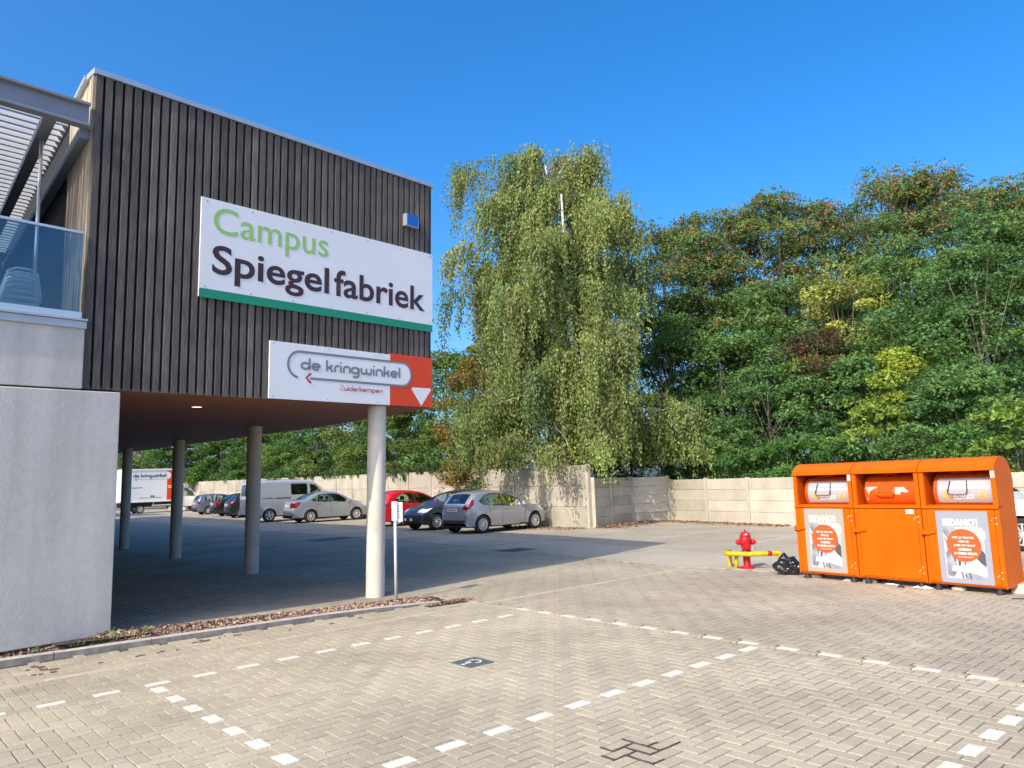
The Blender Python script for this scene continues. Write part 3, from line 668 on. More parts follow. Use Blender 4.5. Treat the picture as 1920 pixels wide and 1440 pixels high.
# ------------------------------------------------------------------ textile containers
CB = Matrix(((-.08, .9968, 0, 12.135), (-.9968, -.08, 0, 6.461), (0, 0, 1, 0), (0, 0, 0, 1)))
def curve_prof(o=0.0):
    return [(.0 - o, 1.72), (.03 - o * .8, 1.765), (.085 - o * .6, 1.805 + o * .7), (.16, 1.84 + o), (.25, 1.857 + o), (.33, 1.852 + o), (.42, 1.818 + o), (.50, 1.75 + o * .8), (.555 + o, 1.65), (.58 + o, 1.5)]
DY, DZ, DR = .365, 1.385, .275          # the tipping drum
def drum(a, r=DR): return (DY - r * math.cos(R(a)), DZ + r * math.sin(R(a)))
def container(idx, label):
    WD = 1.018
    t = empty("clothing_container", label, "textile container", group="orange textile containers side by side", matrix=CB @ Matrix.Translation((idx * 1.0345, 0, 0)) @ Matrix.Rotation(R(-.35 + .25 * idx), 4, 'X'))
    side = [(0, .085)] + curve_prof() + [(.58, .085)]
    mb = MB().prism(side, 0, .02, 'x').prism(side, WD - .02, WD, 'x')
    mb.box(.02, WD - .02, .56, .578, .085, 1.5); mb.box(.02, WD - .02, .02, .56, .087, .11)
    mb.box(.02, .058, .0, .02, .11, 1.69); mb.box(WD - .062, WD - .02, .0, .02, .11, 1.69)           # front jambs
    mb.box(.058, WD - .062, .0, .02, .11, .125)
    mb.build("body", M['orange'], t, bevel=.004)
    mb = MB(); pr = [(-.022, 1.685), (-.022, 1.735)] + curve_prof(.012)[1:]
    inn = [(a + (.014 if i < 3 else 0), b - (.012 if i >= 3 else 0)) for i, (a, b) in enumerate(pr)]
    mb.prism(pr + inn[::-1], .001, WD - .001, 'x'); mb.box(.002, WD - .002, -.02, .03, 1.68, 1.69)
    mb.build("canopy", M['orange'], t)
    mb = MB()                                                        # recess lining
    mb.box(.058, .066, .02, .5, 1.19, 1.78); mb.box(WD - .07, WD - .062, .02, .5, 1.19, 1.78)
    mb.box(.06, WD - .064, .47, .48, 1.2, 1.8)
    mb.build("recess", M['orange_in'], t)
    mb = MB(); mb.prism([(-.024, 1.155), (-.024, 1.185), (.0, 1.192), (.14, 1.205), (.14, 1.155)], .0, WD, 'x'); mb.build("ledge", M['orange'], t, bevel=.003)
    mb = MB(); arcp = [drum(a) for a in range(-42, 131, 6)]
    mb.prism(arcp + [(DY, DZ)], .15, WD - .09, 'x')
    d = mb.build("drum", M['orange_in'] if idx != 9 else M['orange'], t, auto=40)
    mb = MB(); pn = [drum(a, DR + .012) for a in range(52, 112, 6)]; pi = [drum(a, DR) for a in range(52, 112, 6)]
    for (xa, xb) in ((.17, .47), (.50, .66), (.69, WD - .11)): mb.prism(pn + pi[::-1], xa, xb, 'x')
    mb.build("drum_panels", M['orange_in'], d, auto=40)
    def onr(u, v, e):           # u across, v metres up the drum's face
        a = math.degrees(v / DR); p = drum(a, DR + .004 + e); return (u, p[0], p[1])
    if idx != 1:
        mb = MB(); ra = list(np.linspace(-33, 44, 16)); ps = [drum(a, DR + .003) for a in ra]
        x0, x1 = .205, WD - .095
        mb.add([(x0, a, b) for a, b in ps] + [(x1, a, b) for a, b in ps], [(i, i + 1, i + 17, i + 16) for i in range(15)]); lb = mb.build("drum_label", M['pink_p'], d, smooth=True)
        text("label_heading", "KLEDING EN SCHOENEN", M['white'], lb, .40, .84, .105, .145, 0, bold=.008, shear=.2, warp=onr, ext=.003)
        text("label_line", "PROPER, DROOG EN GOED VERPAKT", M['white'], lb, .225, .90, .035, .077, 0, bold=.008, warp=onr, ext=.003)
        text("label_thanks", "BEDANKT!", M['white'], lb, .42, .69, -.105, -.035, 0, bold=.014, warp=onr, ext=.003)
        for cx, nm in ((.33, "boot"), (.80, "hanger")):
            mb = MB(); mb.add([onr(cx + .055 * math.cos(k * .3142), -.055 + .055 * math.sin(k * .3142), .002) for k in range(20)], [tuple(range(20))]); mb.build("yellow_disc", M['yellow_p'], lb)
            mb = MB()
            if nm == "boot":
                mb.add([onr(cx + a, -.055 + b, .005) for a, b in ((-.03, -.035), (-.03, .04), (.008, .04), (.008, -.005), (.045, -.022), (.048, -.035))], [(0, 1, 2, 3, 4, 5)])
            else:
                pts = [(-.045, -.03), (0, .005), (.045, -.03), (-.045, -.03)]; tmp = MB(); ribbon(tmp, pts, .007, 0, 0); ribbon(tmp, [(0, .005), (0, .018), (.012, .028), (.0, .036), (-.008, .03)], .006, 0, 0)
                mb.add([onr(cx + p[0], -.055 + p[2], .005) for p in tmp.v], tmp.f)
            mb.build(nm + "_symbol", M['brown_p'], lb)
    else:
        # torn remains of the label
        for poly in ([(.17, -.12), (.165, .08), (.24, .09), (.36, .085), (.30, .055), (.24, .02), (.215, -.02), (.2, -.1)], [(.60, .075), (.76, .08), (.78, .05), (.83, .02), (.80, -.005), (.72, .01), (.70, -.03), (.61, -.025), (.585, .02)]):
            MB().add([onr(a, b, .001) for a, b in poly], [tuple(range(len(poly)))]).build("torn_label", M['peel'], d)
    flat_h = idx == 1
    for k, (a0, zlen) in enumerate(((28, .17), (88, .13))):
        m_ = M['orange'] if (flat_h or k) else M['steel_dk']
        xs = (.36, .62); mb = MB()
        def hp(x, v): p = drum(a0, DR); n_ = (-math.cos(R(a0)), math.sin(R(a0))); q = drum(a0 - math.degrees(v / DR), DR + .022 + .02 * min(v / .05, 1)); return (x, q[0], q[1])
        path = [hp(xs[0] + .02, -.02)] + [hp(xs[0], zlen * .75), hp(xs[0] + .012, zlen * .92), hp(xs[0] + .04, zlen), hp(xs[1] - .04, zlen), hp(xs[1] - .012, zlen * .92), hp(xs[1], zlen * .75)] + [hp(xs[1] - .02, -.02)]
        mb.tube(path, .012 if flat_h else .0075, 6 if not flat_h else 4); mb.build("handle", m_, d)
    dr_ = MB().box(.062, WD - .066, -.004, .016, .13, 1.148).build("door", M['orange'], t, bevel=.004)
    for z in (.22, .30, .95, 1.03): MB().lathe([(0, -.012), (.009, -.011), (.012, .0)], 8, axis='y', c=(WD - .045, -.0, z)).build("bolt", M['bolt'], t)
    for z in (.24, 1.0):
        for q in (0, .022): MB().lathe([(0, -.013), (.007, -.012), (.009, -.003)], 8, axis='y', c=(WD - .10 + q, -.002, z + q)).build("bolt", M['bolt'], t)
    mb = MB().box(-.03, .17, -.03, -.004, .80, .835).box(-.03, .10, -.03, -.004, .78, .80).box(-.02, .0, -.02, .0, .83, .86); mb.build("latch", M['orange'], dr_, bevel=.003)
    mb = MB().box(-.02, .03, -.022, -.002, .762, .778); mb.build("padlock", M['steel_dk'], dr_, bevel=.003)
    for x in (.1, WD - .12):
        for y in (.06, .5): MB().lathe([(.05, 0), (.055, .03), (.03, .05), (.025, .09)], 14, c=(x, y, .0)).build("foot", M['black_p'], t, smooth=True)
    if idx == 1:
        MB().box(.80, .915, -.006, -.0035, 1.072, 1.135).build("sticker", M['white'], dr_)
        return
    MB().box(WD - .056, WD - .006, -.004, -.001, 1.58, 1.675).build("sticker", M['white'], t)
    # the poster on the door
    x0, x1, z0, z1 = (.16, .842, .128, 1.14) if idx == 0 else (.187, .868, .122, 1.122)
    Wp, Hp = x1 - x0, z1 - z0; X = lambda a: x0 + a * Wp; Z = lambda b: z0 + b * Hp
    ps = MB().box(x0, x1, -.0062, -.0042, z0, z1).build("poster", M['poster_b'] if idx == 0 else M['poster'], dr_)
    Y = -.0064
    def poly(name, pts, m_, y): return MB().add([(X(a), y, Z(b)) for a, b in pts], [tuple(range(len(pts)))]).build(name, m_, ps)
    pa, pb, pc, pd = .115, .885, .065, .775
    poly("picture", [(pa, pc), (pb, pc), (pb, pd), (pa, pd)], M['pic_l'], Y)
    poly("picture_shade", [(pa, pd), (pa, .70), (.19, .62), (.30, .61), (.42, .66), (.5, .735), (.3, .765)], M['pic_m'], Y - .0003)
    poly("picture_shade", [(pa + .02, .42), (pa + .02, .10), (.25, .08), (.36, .20), (.28, .36), (.21, .48)], M['pic_m'], Y - .0003)
    poly("picture_shade", [(.68, .44), (.80, .50), (pb, .42), (pb, .24), (.79, .29), (.72, .35)], M['pic_d'], Y - .0003)
    poly("picture_shade", [(.45, .17), (.62, .145), (pb, .10), (pb, pc), (.48, pc)], M['pic_m'], Y - .0003)
    for q in (((.11, .66), (.16, .60), (.33, .30), (.30, .29)), ((.36, .33), (.42, .335), (.40, .24), (.36, .23)), ((.49, .33), (.515, .33), (.50, .25), (.48, .25)), ((.39, .17), (.415, .17), (.445, pc), (.42, pc)), ((.53, .17), (.56, .165), (.60, pc), (.565, pc)), ((.47, .115), (.50, .118), (.50, .09), (.47, .09))):
        poly("picture_line", list(q), M['pic_d'], Y - .0005)
    poly("white_cloth_area", [(.36, .772), (.8, .772), (.85, .74), (pb + .035, .72), (pb + .04, .64), (pb, .60), (pb, .50), (.78, .53), (.6, .68)], M['white'], Y - .0006)
    poly("white_bar", [(.235, .205), (pb, .185), (pb, .222), (.25, .238)], M['white'], Y - .0008)
    poly("white_bar", [(.23, .165), (pb, .145), (pb, .182), (.235, .198)], M['white'], Y - .0008)
    cx, cz, rr = .50, .525, .335
    mb = MB(); mb.add([(X(cx) + rr * Wp * math.cos(k * .157), Y - .001, Z(cz) + rr * Wp * math.sin(k * .157)) for k in range(40)], [tuple(range(40))]); mb.build("orange_circle", M['circle'], ps)
    text("poster_heading", "BEDANKT!", M['white'], ps, X(.13), X(.80), Z(.79), Z(.89), Y, bold=.028, ext=.001)
    for i, (s_, a, b) in enumerate((("MET JE TEXTIEL", .29, .71), ("HELP JE", .40, .60), ("JOBS OP MAAT", .30, .72), ("CREËREN", .385, .63), ("IN EIGEN REGIO", .30, .74))):
        text("circle_line", s_, M['white'], ps, X(a), X(b), Z(.61 - i * .0535), Z(.61 - i * .0535 + (.033 if i != 3 else .042)), Y, bold=.018, ext=.0015)
    text("circle_name", "de kringwinkel", M['white'], ps, X(.37), X(.65), Z(.352), Z(.372), Y, ext=.0015)
for i, lb in enumerate(("orange clothing container beside the black bin bag with a beige poster on its door", "plain orange clothing container without a poster between the two with posters", "orange clothing container with a grey poster at the end by the white car")): container(i, lb)
# litter at the containers
def cloth(name, lab, cat, x, y, sx, sy, h, m_, rz=0.0, seed=0):
    r2 = random.Random(seed); mb = MB(); n_ = 12; vs = []
    for i in range(n_):
        for j in range(n_):
            u, v = i / (n_ - 1) * 2 - 1, j / (n_ - 1) * 2 - 1; d_ = max(abs(u), abs(v))
            vs.append((u * sx * (1 + .25 * r2.uniform(-1, 1) * d_), v * sy * (1 + .3 * r2.uniform(-1, 1) * d_), .004 + h * (1 - d_ ** 2) * r2.uniform(.3, 1)))
    mb.add(vs, [(i * n_ + j, (i + 1) * n_ + j, (i + 1) * n_ + j + 1, i * n_ + j + 1) for i in range(n_ - 1) for j in range(n_ - 1)])
    o = mb.build(name, m_, smooth=True); o.location = (x, y, 0); o.rotation_euler = (0, 0, rz); s_ = o.modifiers.new("s", 'SUBSURF'); s_.levels = s_.render_levels = 1
    tag(o, lab, cat)
cloth("crumpled_cloth", "crumpled white cloth on the pavers under the seam of the plain container", "cloth", 12.03, 4.52, .05, .12, .05, M['cloth'], seed=3)
cloth("flat_rag", "flat pale rag lying half under the plain orange container", "cloth", 12.14, 5.0, .03, .10, .025, M['cloth'], seed=5)
cloth("dark_scrap", "small black scrap of fabric lying in front of the plain container", "cloth", 11.93, 4.78, .03, .045, .05, M['black_p'], seed=8)
cloth("black_strap", "black strap lying on the pavers by the end container", "strap", 11.72, 3.1, .03, .16, .02, M['black_p'], rz=.15, seed=9)
cloth("grey_rag", "grey rag peeping out under the beige-poster container", "cloth", 12.12, 5.66, .05, .09, .05, M['poster'], seed=12)
for i, (x, y, z_) in enumerate(((12.07, 4.05, .05), (12.2, 5.35, .05), (12.3, 6.3, .04))):
    st = bmesh.new(); bmesh.ops.create_icosphere(st, subdivisions=2, radius=.1)
    for v in st.verts: v.co = Vector((v.co.x * .6, v.co.y * (1 + .2 * i), max(v.co.z * .45, -.02))) * (1 + random.uniform(-.08, .08))
    me = bpy.data.meshes.new("rubble_stone"); st.to_mesh(me); st.free(); me.materials.append(M['kerb']); o = bpy.data.objects.new("rubble_stone", me); COL.objects.link(o); o.location = (x, y, .02)
    tag(o, ("grey stone wedged under the grey-poster container", "grey stone lying under the plain container next to the seam", "grey stone beside the black bin bag")[i], "stone")
wb = MB().prism([(0, 0), (.45, 0), (.45, .13), (.1, .12)], -.1, .4, 'x').build("concrete_wedge", M['fence_c'], bevel=.006); wb.data.attributes.new("tint", 'FLOAT', 'FACE').data.foreach_set("value", [1.0] * len(wb.data.polygons))
wb.location = (12.15, 3.33, 0); wb.rotation_euler = (0, 0, R(-90)); tag(wb, "pale concrete wedge on the ground beside the end container", "concrete block")

# ------------------------------------------------------------------ hydrant, guard rail, bin bag
hy = empty("fire_hydrant", "red fire hydrant with capped outlets standing inside the yellow guard rail", "fire hydrant", (12.83, 7.86, 0), R(222))
hb = MB().lathe([(.0, .0), (.13, .0), (.13, .03), (.075, .035), (.066, .06), (.066, .30), (.086, .305), (.086, .335), (.07, .34), (.075, .37), (.10, .42), (.115, .47), (.115, .53), (.098, .57), (.10, .575), (.10, .595), (.088, .61), (.08, .645), (.05, .662), (.022, .668), (.018, .672), (.018, .71), (.0, .712)], 28)
hb.build("barrel", M['redpaint'], hy, auto=35)
for ax, (ang, z, r_) in enumerate(((0, .435, .056), (78, .51, .043), (-78, .51, .043), (180, .47, .04))):
    mt = Matrix.Rotation(R(ang), 4, 'Z') @ Matrix.Translation((0, 0, z)) @ Matrix.Rotation(R(12), 4, 'Y')
    mb = MB().lathe([(r_ * .8, .05), (r_ * .8, .12), (r_ * 1.15, .122), (r_ * 1.2, .15), (r_ * 1.05, .17), (r_ * .4, .175), (r_ * .3, .20), (0, .20)], 18, axis='x', mtx=mt); mb.build("outlet_cap", M['redpaint'], hy, auto=35)
MB().box(.088, .092, .03, .085, .345, .40, mtx=Matrix.Rotation(R(40), 4, 'Z')).build("sticker", M['white'], hy)
MB().box(.088, .099, -.02, .02, .615, .635).build("plate", M['white'], hy)
gr = empty("guard_rail", "bent yellow guard rail with red bands around the fire hydrant", "guard rail", (12.7, 7.6, 0))
def smooth(pts, n=6):
    P = [Vector(p) for p in pts]; out = []
    for i in range(len(P) - 1):
        p0, p1, p2, p3 = P[max(i - 1, 0)], P[i], P[i + 1], P[min(i + 2, len(P) - 1)]
        for k in range(n):
            t = k / n; out.append(.5 * ((2 * p1) + (p2 - p0) * t + (2 * p0 - 5 * p1 + 4 * p2 - p3) * t * t + (3 * p1 - p0 - 3 * p2 + p3) * t ** 3))
    return out + [P[-1]]
pa = [(13.05, 8.36, -.05), (13.05, 8.36, .2), (13.04, 8.34, .255), (12.95, 8.32, .28), (12.72, 8.22, .28), (12.60, 8.13, .28), (12.58, 8.04, .28), (12.62, 7.92, .275), (12.70, 7.72, .275), (12.90, 7.52, .275), (13.06, 7.39, .28), (13.11, 7.35, .26), (13.12, 7.34, .19), (13.12, 7.34, -.05)]
pr_ = smooth([(a - 12.7, b - 7.6, c) for a, b, c in pa]); MB().tube(pr_, .043, 12).build("rail", M['yellow'], gr, smooth=True)
MB().tube([(12.74 - 12.7, 8.05 - 7.6, -.05), (12.72 - 12.7, 8.0 - 7.6, .26)], .038, 12).build("leg", M['yellow'], gr, smooth=True)
ii = len(pr_)
mb = MB()
k = int(ii * .70); mb.tube(pr_[k:k + 3], .0445, 12)
mb.tube([(13.12 - 12.7, 7.34 - 7.6, .10), (13.12 - 12.7, 7.34 - 7.6, .16)], .0445, 12); mb.build("red_bands", M['redpaint'], gr, smooth=True)
bm = bmesh.new(); bmesh.ops.create_icosphere(bm, subdivisions=4, radius=1)
from mathutils import noise as mn
for v in bm.verts:
    p = v.co.copy(); f_ = .98 + .28 * mn.noise(p * 1.9 + Vector((3, 1, 0))) + .26 * abs(mn.noise(p * 3.6)) + .10 * abs(mn.noise(p * 8))
    q = p * f_; kn = max(0, 1 - ((p.x - .15) ** 2 + (p.y - .25) ** 2) * 9) if p.z > 0 else 0
    v.co = Vector((q.x * .16, q.y * .215, max(q.z * .15, -.135) + .14 + .09 * kn))
me = bpy.data.meshes.new("bin_bag"); bm.to_mesh(me); bm.free(); me.materials.append(M['bag']); me.polygons.foreach_set("use_smooth", [True] * len(me.polygons)); me.set_sharp_from_angle(angle=R(24))
o = bpy.data.objects.new("bin_bag", me); COL.objects.link(o); o.location = (12.42, 6.83, 0); o.rotation_euler = (0, 0, .3)
tag(o, "full black bin bag slumped against the end of the orange containers", "bin bag")

# ------------------------------------------------------------------ concrete panel fence
def fence(label, pts, h0, h1, rows, post_w=.12, outside=1, spacing=2.1, first=0.0):
    t = empty("concrete_fence", label, "fence", (pts[0][0], pts[0][1], 0)); ox, oy = pts[0]
    seg = [math.hypot(pts[i + 1][0] - pts[i][0], pts[i + 1][1] - pts[i][1]) for i in range(len(pts) - 1)]; cum = np.concatenate([[0], np.cumsum(seg)]); LL = cum[-1]
    def at(u): return np.array([np.interp(u, cum, [p[0] for p in pts]), np.interp(u, cum, [p[1] for p in pts])])
    us = [0.0]; u = first if first else spacing
    while u < LL - .5: us.append(u); u += spacing
    us.append(LL)
    for i, u in enumerate(us):
        p = at(u); q = at(min(u + .05, LL)); q0 = at(max(u - .05, 0)); a = math.atan2(*(q - q0)[::-1]); h = h0 + (h1 - h0) * u / LL
        mt = Matrix.Translation((p[0] - ox, p[1] - oy, 0)) @ Matrix.Rotation(a, 4, 'Z'); tt = random.uniform(.9, 1.12)
        MB().box(-post_w / 2, post_w / 2, -.075, .075, -.05, h + .03, tint=tt, mtx=mt).build("post", M['fence_c'], t, bevel=.008, tint=True)
        if i < len(us) - 1:
            u2 = us[i + 1]; p2 = at(u2); L_ = math.hypot(*(p2 - p)); a2 = math.atan2(*(p2 - p)[::-1]); mt = Matrix.Translation((p[0] - ox, p[1] - oy, 0)) @ Matrix.Rotation(a2, 4, 'Z'); h = h0 + (h1 - h0) * (u + u2) / 2 / LL
            zz = 0.0; mb = MB(); nr = rows; hh = h / nr
            for k in range(nr):
                mb.box(post_w / 2 - .01, L_ - post_w / 2 + .01, -.02 + random.uniform(-.004, .004), .02, -.03 if k == 0 else k * hh + .004, (k + 1) * hh - .004, tint=random.uniform(.86, 1.12), mtx=mt)
            mb.build("panel", M['fence_c'], t, bevel=.006, tint=True)
    return t
fence("long pale concrete panel fence behind the row of parked cars", [(20.22, 18.50), (22.0, 36), (24.3, 58), (27.0, 84)], 2.22, 2.75, 3, spacing=2.22)
fence("short shaded concrete fence with dark joints in the corner under the birch", [(20.36, 18.40), (21.85, 18.8), (24.45, 19.42), (24.72, 18.4)], 1.74, 1.70, 5, spacing=1.75, first=1.35)
fence("lower sunlit concrete panel fence between the corner and the orange containers", [(24.66, 18.3), (23.5, 12.75), (22.2, 5.8), (20.6, -3), (18.4, -14)], 1.57, 1.45, 4, spacing=2.02)
n = 2600; t_ = rng.uniform(0, 1, n); u = np.where(t_ < .5, 1, 0)
lx = np.where(u == 1, 20.2 + rng.uniform(0, 1, n) * 4.2, 24.2 - np.abs(rng.normal(0, .5, n))); ly = np.where(u == 1, 18.3 + (lx - 20.2) * .24 - np.abs(rng.normal(0, .55, n)), rng.uniform(12.5, 18.2, n)); lx = np.where(u == 0, 24.5 - (18.3 - ly) * .2 - .1 - np.abs(rng.normal(0, .35, n)), lx)
chips("fallen_leaves", np.stack([lx, ly, rng.uniform(.004, .03, n)], 1), .07, M['dryleaf'], "dry orange leaves fallen along the foot of the concrete fence corner")
n = 700; lx = 20.1 - np.abs(rng.normal(0, .5, n)); ly = rng.uniform(18.5, 22, n); chips("fallen_leaves", np.stack([lx, ly, rng.uniform(.004, .02, n)], 1), .07, M['dryleaf'], "dry leaves on the ground in front of the silver hatchback")

# ------------------------------------------------------------------ vehicles
def catmull(pts, step=.035):
    P = np.array(pts, float); out = []
    for i in range(len(P) - 1):
        p0, p1, p2, p3 = P[max(i - 1, 0)], P[i], P[i + 1], P[min(i + 2, len(P) - 1)]
        if i == 0: p0 = 2 * p1 - p2
        if i == len(P) - 2: p3 = 2 * p2 - p1
        n_ = max(2, int(np.linalg.norm(p2 - p1) / step))
        t = np.linspace(0, 1, n_, endpoint=False)[:, None]
        out.append(.5 * ((2 * p1) + (p2 - p0) * t + (2 * p0 - 5 * p1 + 4 * p2 - p3) * t ** 2 + (3 * p1 - p0 - 3 * p2 + p3) * t ** 3))
    out.append(P[-1:]); return np.concatenate(out)
def inpoly(x, z, poly):
    c = np.zeros(x.shape, bool); n_ = len(poly); j = n_ - 1
    for i in range(n_):
        xi, zi = poly[i]; xj, zj = poly[j]
        c ^= ((zi > z) != (zj > z)) & (x < (xj - xi) * (z - zi) / ((zj - zi) + 1e-12) + xi); j = i
    return c
_wh = {}
def wheel_meshes(r, wd, spokes):
    key = (r, spokes)
    if key in _wh: return _wh[key]
    t = MB().lathe([(r * .66, -wd / 2 + .01), (r * .70, -wd / 2), (r * .93, -wd / 2), (r * .985, -wd / 2 + .025), (r, -wd / 2 + .05), (r, wd / 2 - .05), (r * .985, wd / 2 - .025), (r * .93, wd / 2), (r * .70, wd / 2), (r * .66, wd / 2 - .01)], 32, axis='y').build("tyre", M['tyre'], smooth=True)
    mb = MB(); rr = r * .67
    mb.lathe([(rr, -wd / 2 + .008), (rr * .93, -wd / 2 + .006), (rr * .9, -wd / 2 + .02), (rr * .9, wd / 2 - .02), (rr, wd / 2 - .008)], 32, axis='y', mi=0)
    mb.lathe([(0, -wd / 2 + .055), (rr * .9, -wd / 2 + .055)], 32, axis='y', mi=1)
    for k in range(spokes):
        mt = Matrix.Rotation(2 * math.pi * k / spokes, 4, 'Y'); w1 = rr * 1.9 / spokes * .62
        vs = [(-w1 * .45, -wd / 2 + .012, rr * .2), (w1 * .45, -wd / 2 + .012, rr * .2), (w1, -wd / 2 + .014, rr * .92), (-w1, -wd / 2 + .014, rr * .92)]
        vs += [(a, b + .03, c) for a, b, c in vs]
        mb.add([tuple(mt @ Vector(p)) for p in vs], [(0, 1, 2, 3), (0, 4, 5, 1), (1, 5, 6, 2), (3, 2, 6, 7), (0, 3, 7, 4)], 0)
    mb.lathe([(0, -wd / 2 + .004), (rr * .2, -wd / 2 + .006), (rr * .26, -wd / 2 + .02), (rr * .26, -wd / 2 + .05)], 16, axis='y', mi=0)
    k = mb.build("rim", [M['rim'], M['rimdark']], auto=30)
    _wh[key] = (t.data, k.data)
    bpy.data.objects.remove(t); bpy.data.objects.remove(k)
    return _wh[key]
def vehicle(name, label, cat, sp, root=None, loc=None, heading=0.0, ref=None, group=None):
    L, HW, H = sp['L'], sp['W'] / 2, sp['H']; rw_ = sp['r']
    if root is None:
        a = R(heading); rx, ry = ref
        root = empty(name, label, cat, (loc[0] - rx * math.cos(a) + ry * math.sin(a), loc[1] - rx * math.sin(a) - ry * math.cos(a), 0), a, group)
    ox = sp.get('ox', 0.0)
    Sx = catmull(sp['top'])
    Sx[:, 0] = np.maximum.accumulate(Sx[:, 0] + np.arange(len(Sx)) * 1e-5)
    ext = []
    for x in sp.get('seams', []): ext += [x - .007, x + .007]
    axles = sp['axles']; ra = rw_ + .05
    for ax in axles: ext += list(ax + ra * np.cos(np.linspace(0, math.pi, 17)))
    ext = np.array([e for e in ext if .02 < e < L - .02])
    ez = np.interp(ext, Sx[:, 0], Sx[:, 1]); al = np.concatenate([Sx, np.stack([ext, ez], 1)]); al = al[np.argsort(al[:, 0], kind='stable')]
    X, ZT = al[:, 0], al[:, 1]; nc = len(X)
    sill = sp.get('sill', .21)
    zb = np.full(nc, sill); e0, e1 = Sx[0, 1], Sx[-1, 1]
    zb = np.maximum(zb, np.interp(X, [0, .06, .28], [e0, e0 - .12, sill])); zb = np.maximum(zb, np.interp(X, [L - .35, L - .08, L], [sill, sill + .04, e1]))
    for ax in axles:
        q = ra ** 2 - (X - ax) ** 2; zb = np.where(q > 0, np.maximum(zb, rw_ + np.sqrt(np.maximum(q, 0))), zb)
    zb = np.minimum(zb, ZT - .002)
    belt = lambda x: np.interp(x, [0, L], sp['belt'])
    def Wd(x, z):
        s = (x - L / 2) / (L / 2); plan = 1 - sp.get('plan', .15) * np.abs(s) ** 6 - .035 * s ** 2
        b = belt(x); t = np.clip((b - z) / (b - sill), 0, 1); f_ = 1 - .10 * np.clip(t - .35, 0, 1) ** 1.4 - .035 * np.clip(.35 - t, 0, 1) ** 1.5 * 3
        u = np.clip((z - b) / max(H - b.min() if hasattr(b, 'min') else H - b, .1), 0, 1); f_ = f_ * (1 - sp.get('tum', .25) * u)
        y = HW * plan * f_
        for ax in axles:      # flared arches
            d_ = np.hypot(x - ax, z - rw_); y = y + .018 * np.exp(-((d_ - ra) / .07) ** 2)
        flat_ = np.stack([x.ravel(), z.ravel()], 1); d_ = np.full(len(flat_), 9.)
        for k in range(0, len(Sx), 1): d_ = np.minimum(d_, np.hypot(flat_[:, 0] - Sx[k, 0], flat_[:, 1] - Sx[k, 1]))
        d_ = d_.reshape(x.shape); rr = sp.get('round', .10); q = np.clip(rr - d_, 0, rr); return y - (rr - np.sqrt(rr ** 2 - q ** 2)) * .9
    def warp(v):
        s = (v[:, 0] - L / 2) / (L / 2); q = (v[:, 1] / HW) ** 2; v = v.copy()
        v[:, 0] -= np.sign(s) * np.where(s > 0, sp.get('nose', .20), sp.get('tailw', .09)) * q * np.abs(s) ** 5
        v[:, 0] += ox; return v
    nr = 30; vv = np.linspace(0, 1, nr)
    XX = np.repeat(X[:, None], nr, 1); ZZ = zb[:, None] + (ZT - zb)[:, None] * vv[None]
    YY = Wd(XX, ZZ)
    idx = np.arange(nc * nr).reshape(nc, nr); F = np.stack([idx[:-1, :-1], idx[1:, :-1], idx[1:, 1:], idx[:-1, 1:]], -1).reshape(-1, 4)
    Vs = np.stack([XX, YY, ZZ], -1).reshape(-1, 3)
    fc = Vs[F].mean(1); fx, fz = fc[:, 0], fc[:, 2]
    lab_ = np.zeros(len(F), int)       # 0 paint, 1 trim, 10+k window, 30 tail, 31 head, 2 seam
    for x in sp.get('seams', []): lab_[(np.abs(fx - x) < .0072) & (fz < belt(fx) + .0) & (fz > sill + .12)] = 2
    lab_[fz < sp.get('trim_z', sill + .05)] = 1
    for q in sp.get('trim', []): lab_[inpoly(fx, fz, q)] = 1
    for k, q in enumerate(sp['windows']): lab_[inpoly(fx, fz, q)] = 10 + k
    for q in sp.get('tail_poly', []): lab_[inpoly(fx, fz, q)] = 30
    for q in sp.get('head_poly', []): lab_[inpoly(fx, fz, q)] = 31
    # top strip
    ntp = 23; tt = np.linspace(-1, 1, ntp); We = YY[:, -1]
    TX = np.repeat(X[:, None], ntp, 1); TY = We[:, None] * tt[None]
    # crown along the outline's normal
    dx = np.gradient(X); dz = np.gradient(ZT); ln_ = np.hypot(dx, dz) + 1e-9; nx, nz = -dz / ln_, dx / ln_; cr = sp.get('crown', .035) * (1 - tt ** 2)
    TX = TX + nx[:, None] * cr[None]; TZ = ZT[:, None] + nz[:, None] * cr[None]
    ti = np.arange(nc * ntp).reshape(nc, ntp); TF = np.stack([ti[:-1, :-1], ti[1:, :-1], ti[1:, 1:], ti[:-1, 1:]], -1).reshape(-1, 4)
    TV = np.stack([TX, TY, TZ], -1).reshape(-1, 3)
    cx_ = np.repeat(((X[:-1] + X[1:]) / 2)[:, None], ntp - 1, 1).ravel(); cz_ = np.repeat(((ZT[:-1] + ZT[1:]) / 2)[:, None], ntp - 1, 1).ravel(); ct = np.repeat(((tt[:-1] + tt[1:]) / 2)[None], nc - 1, 0).ravel()
    tl_ = np.zeros(len(TF), int)
    xm = sp.get('mid', L / 2)
    tl_[(cx_ < .5) & (cz_ < sp.get('rear_trim', 0))] = 1; tl_[(cx_ > L - .5) & (cz_ < sp.get('front_trim', 0))] = 1
    for (z0, z1, tm) in sp.get('grille', []): tl_[(cx_ > L - .5) & (cz_ > z0) & (cz_ < z1) & (np.abs(ct) < tm)] = 1
    if 'rear_win' in sp: z0, z1, tm = sp['rear_win']; tl_[(cx_ < xm) & (cz_ > z0) & (cz_ < z1) & (np.abs(ct) < tm)] = 40
    if 'screen' in sp: z0, z1, tm = sp['screen']; tl_[(cx_ > xm) & (cz_ > z0) & (cz_ < z1) & (np.abs(ct) < tm)] = 41
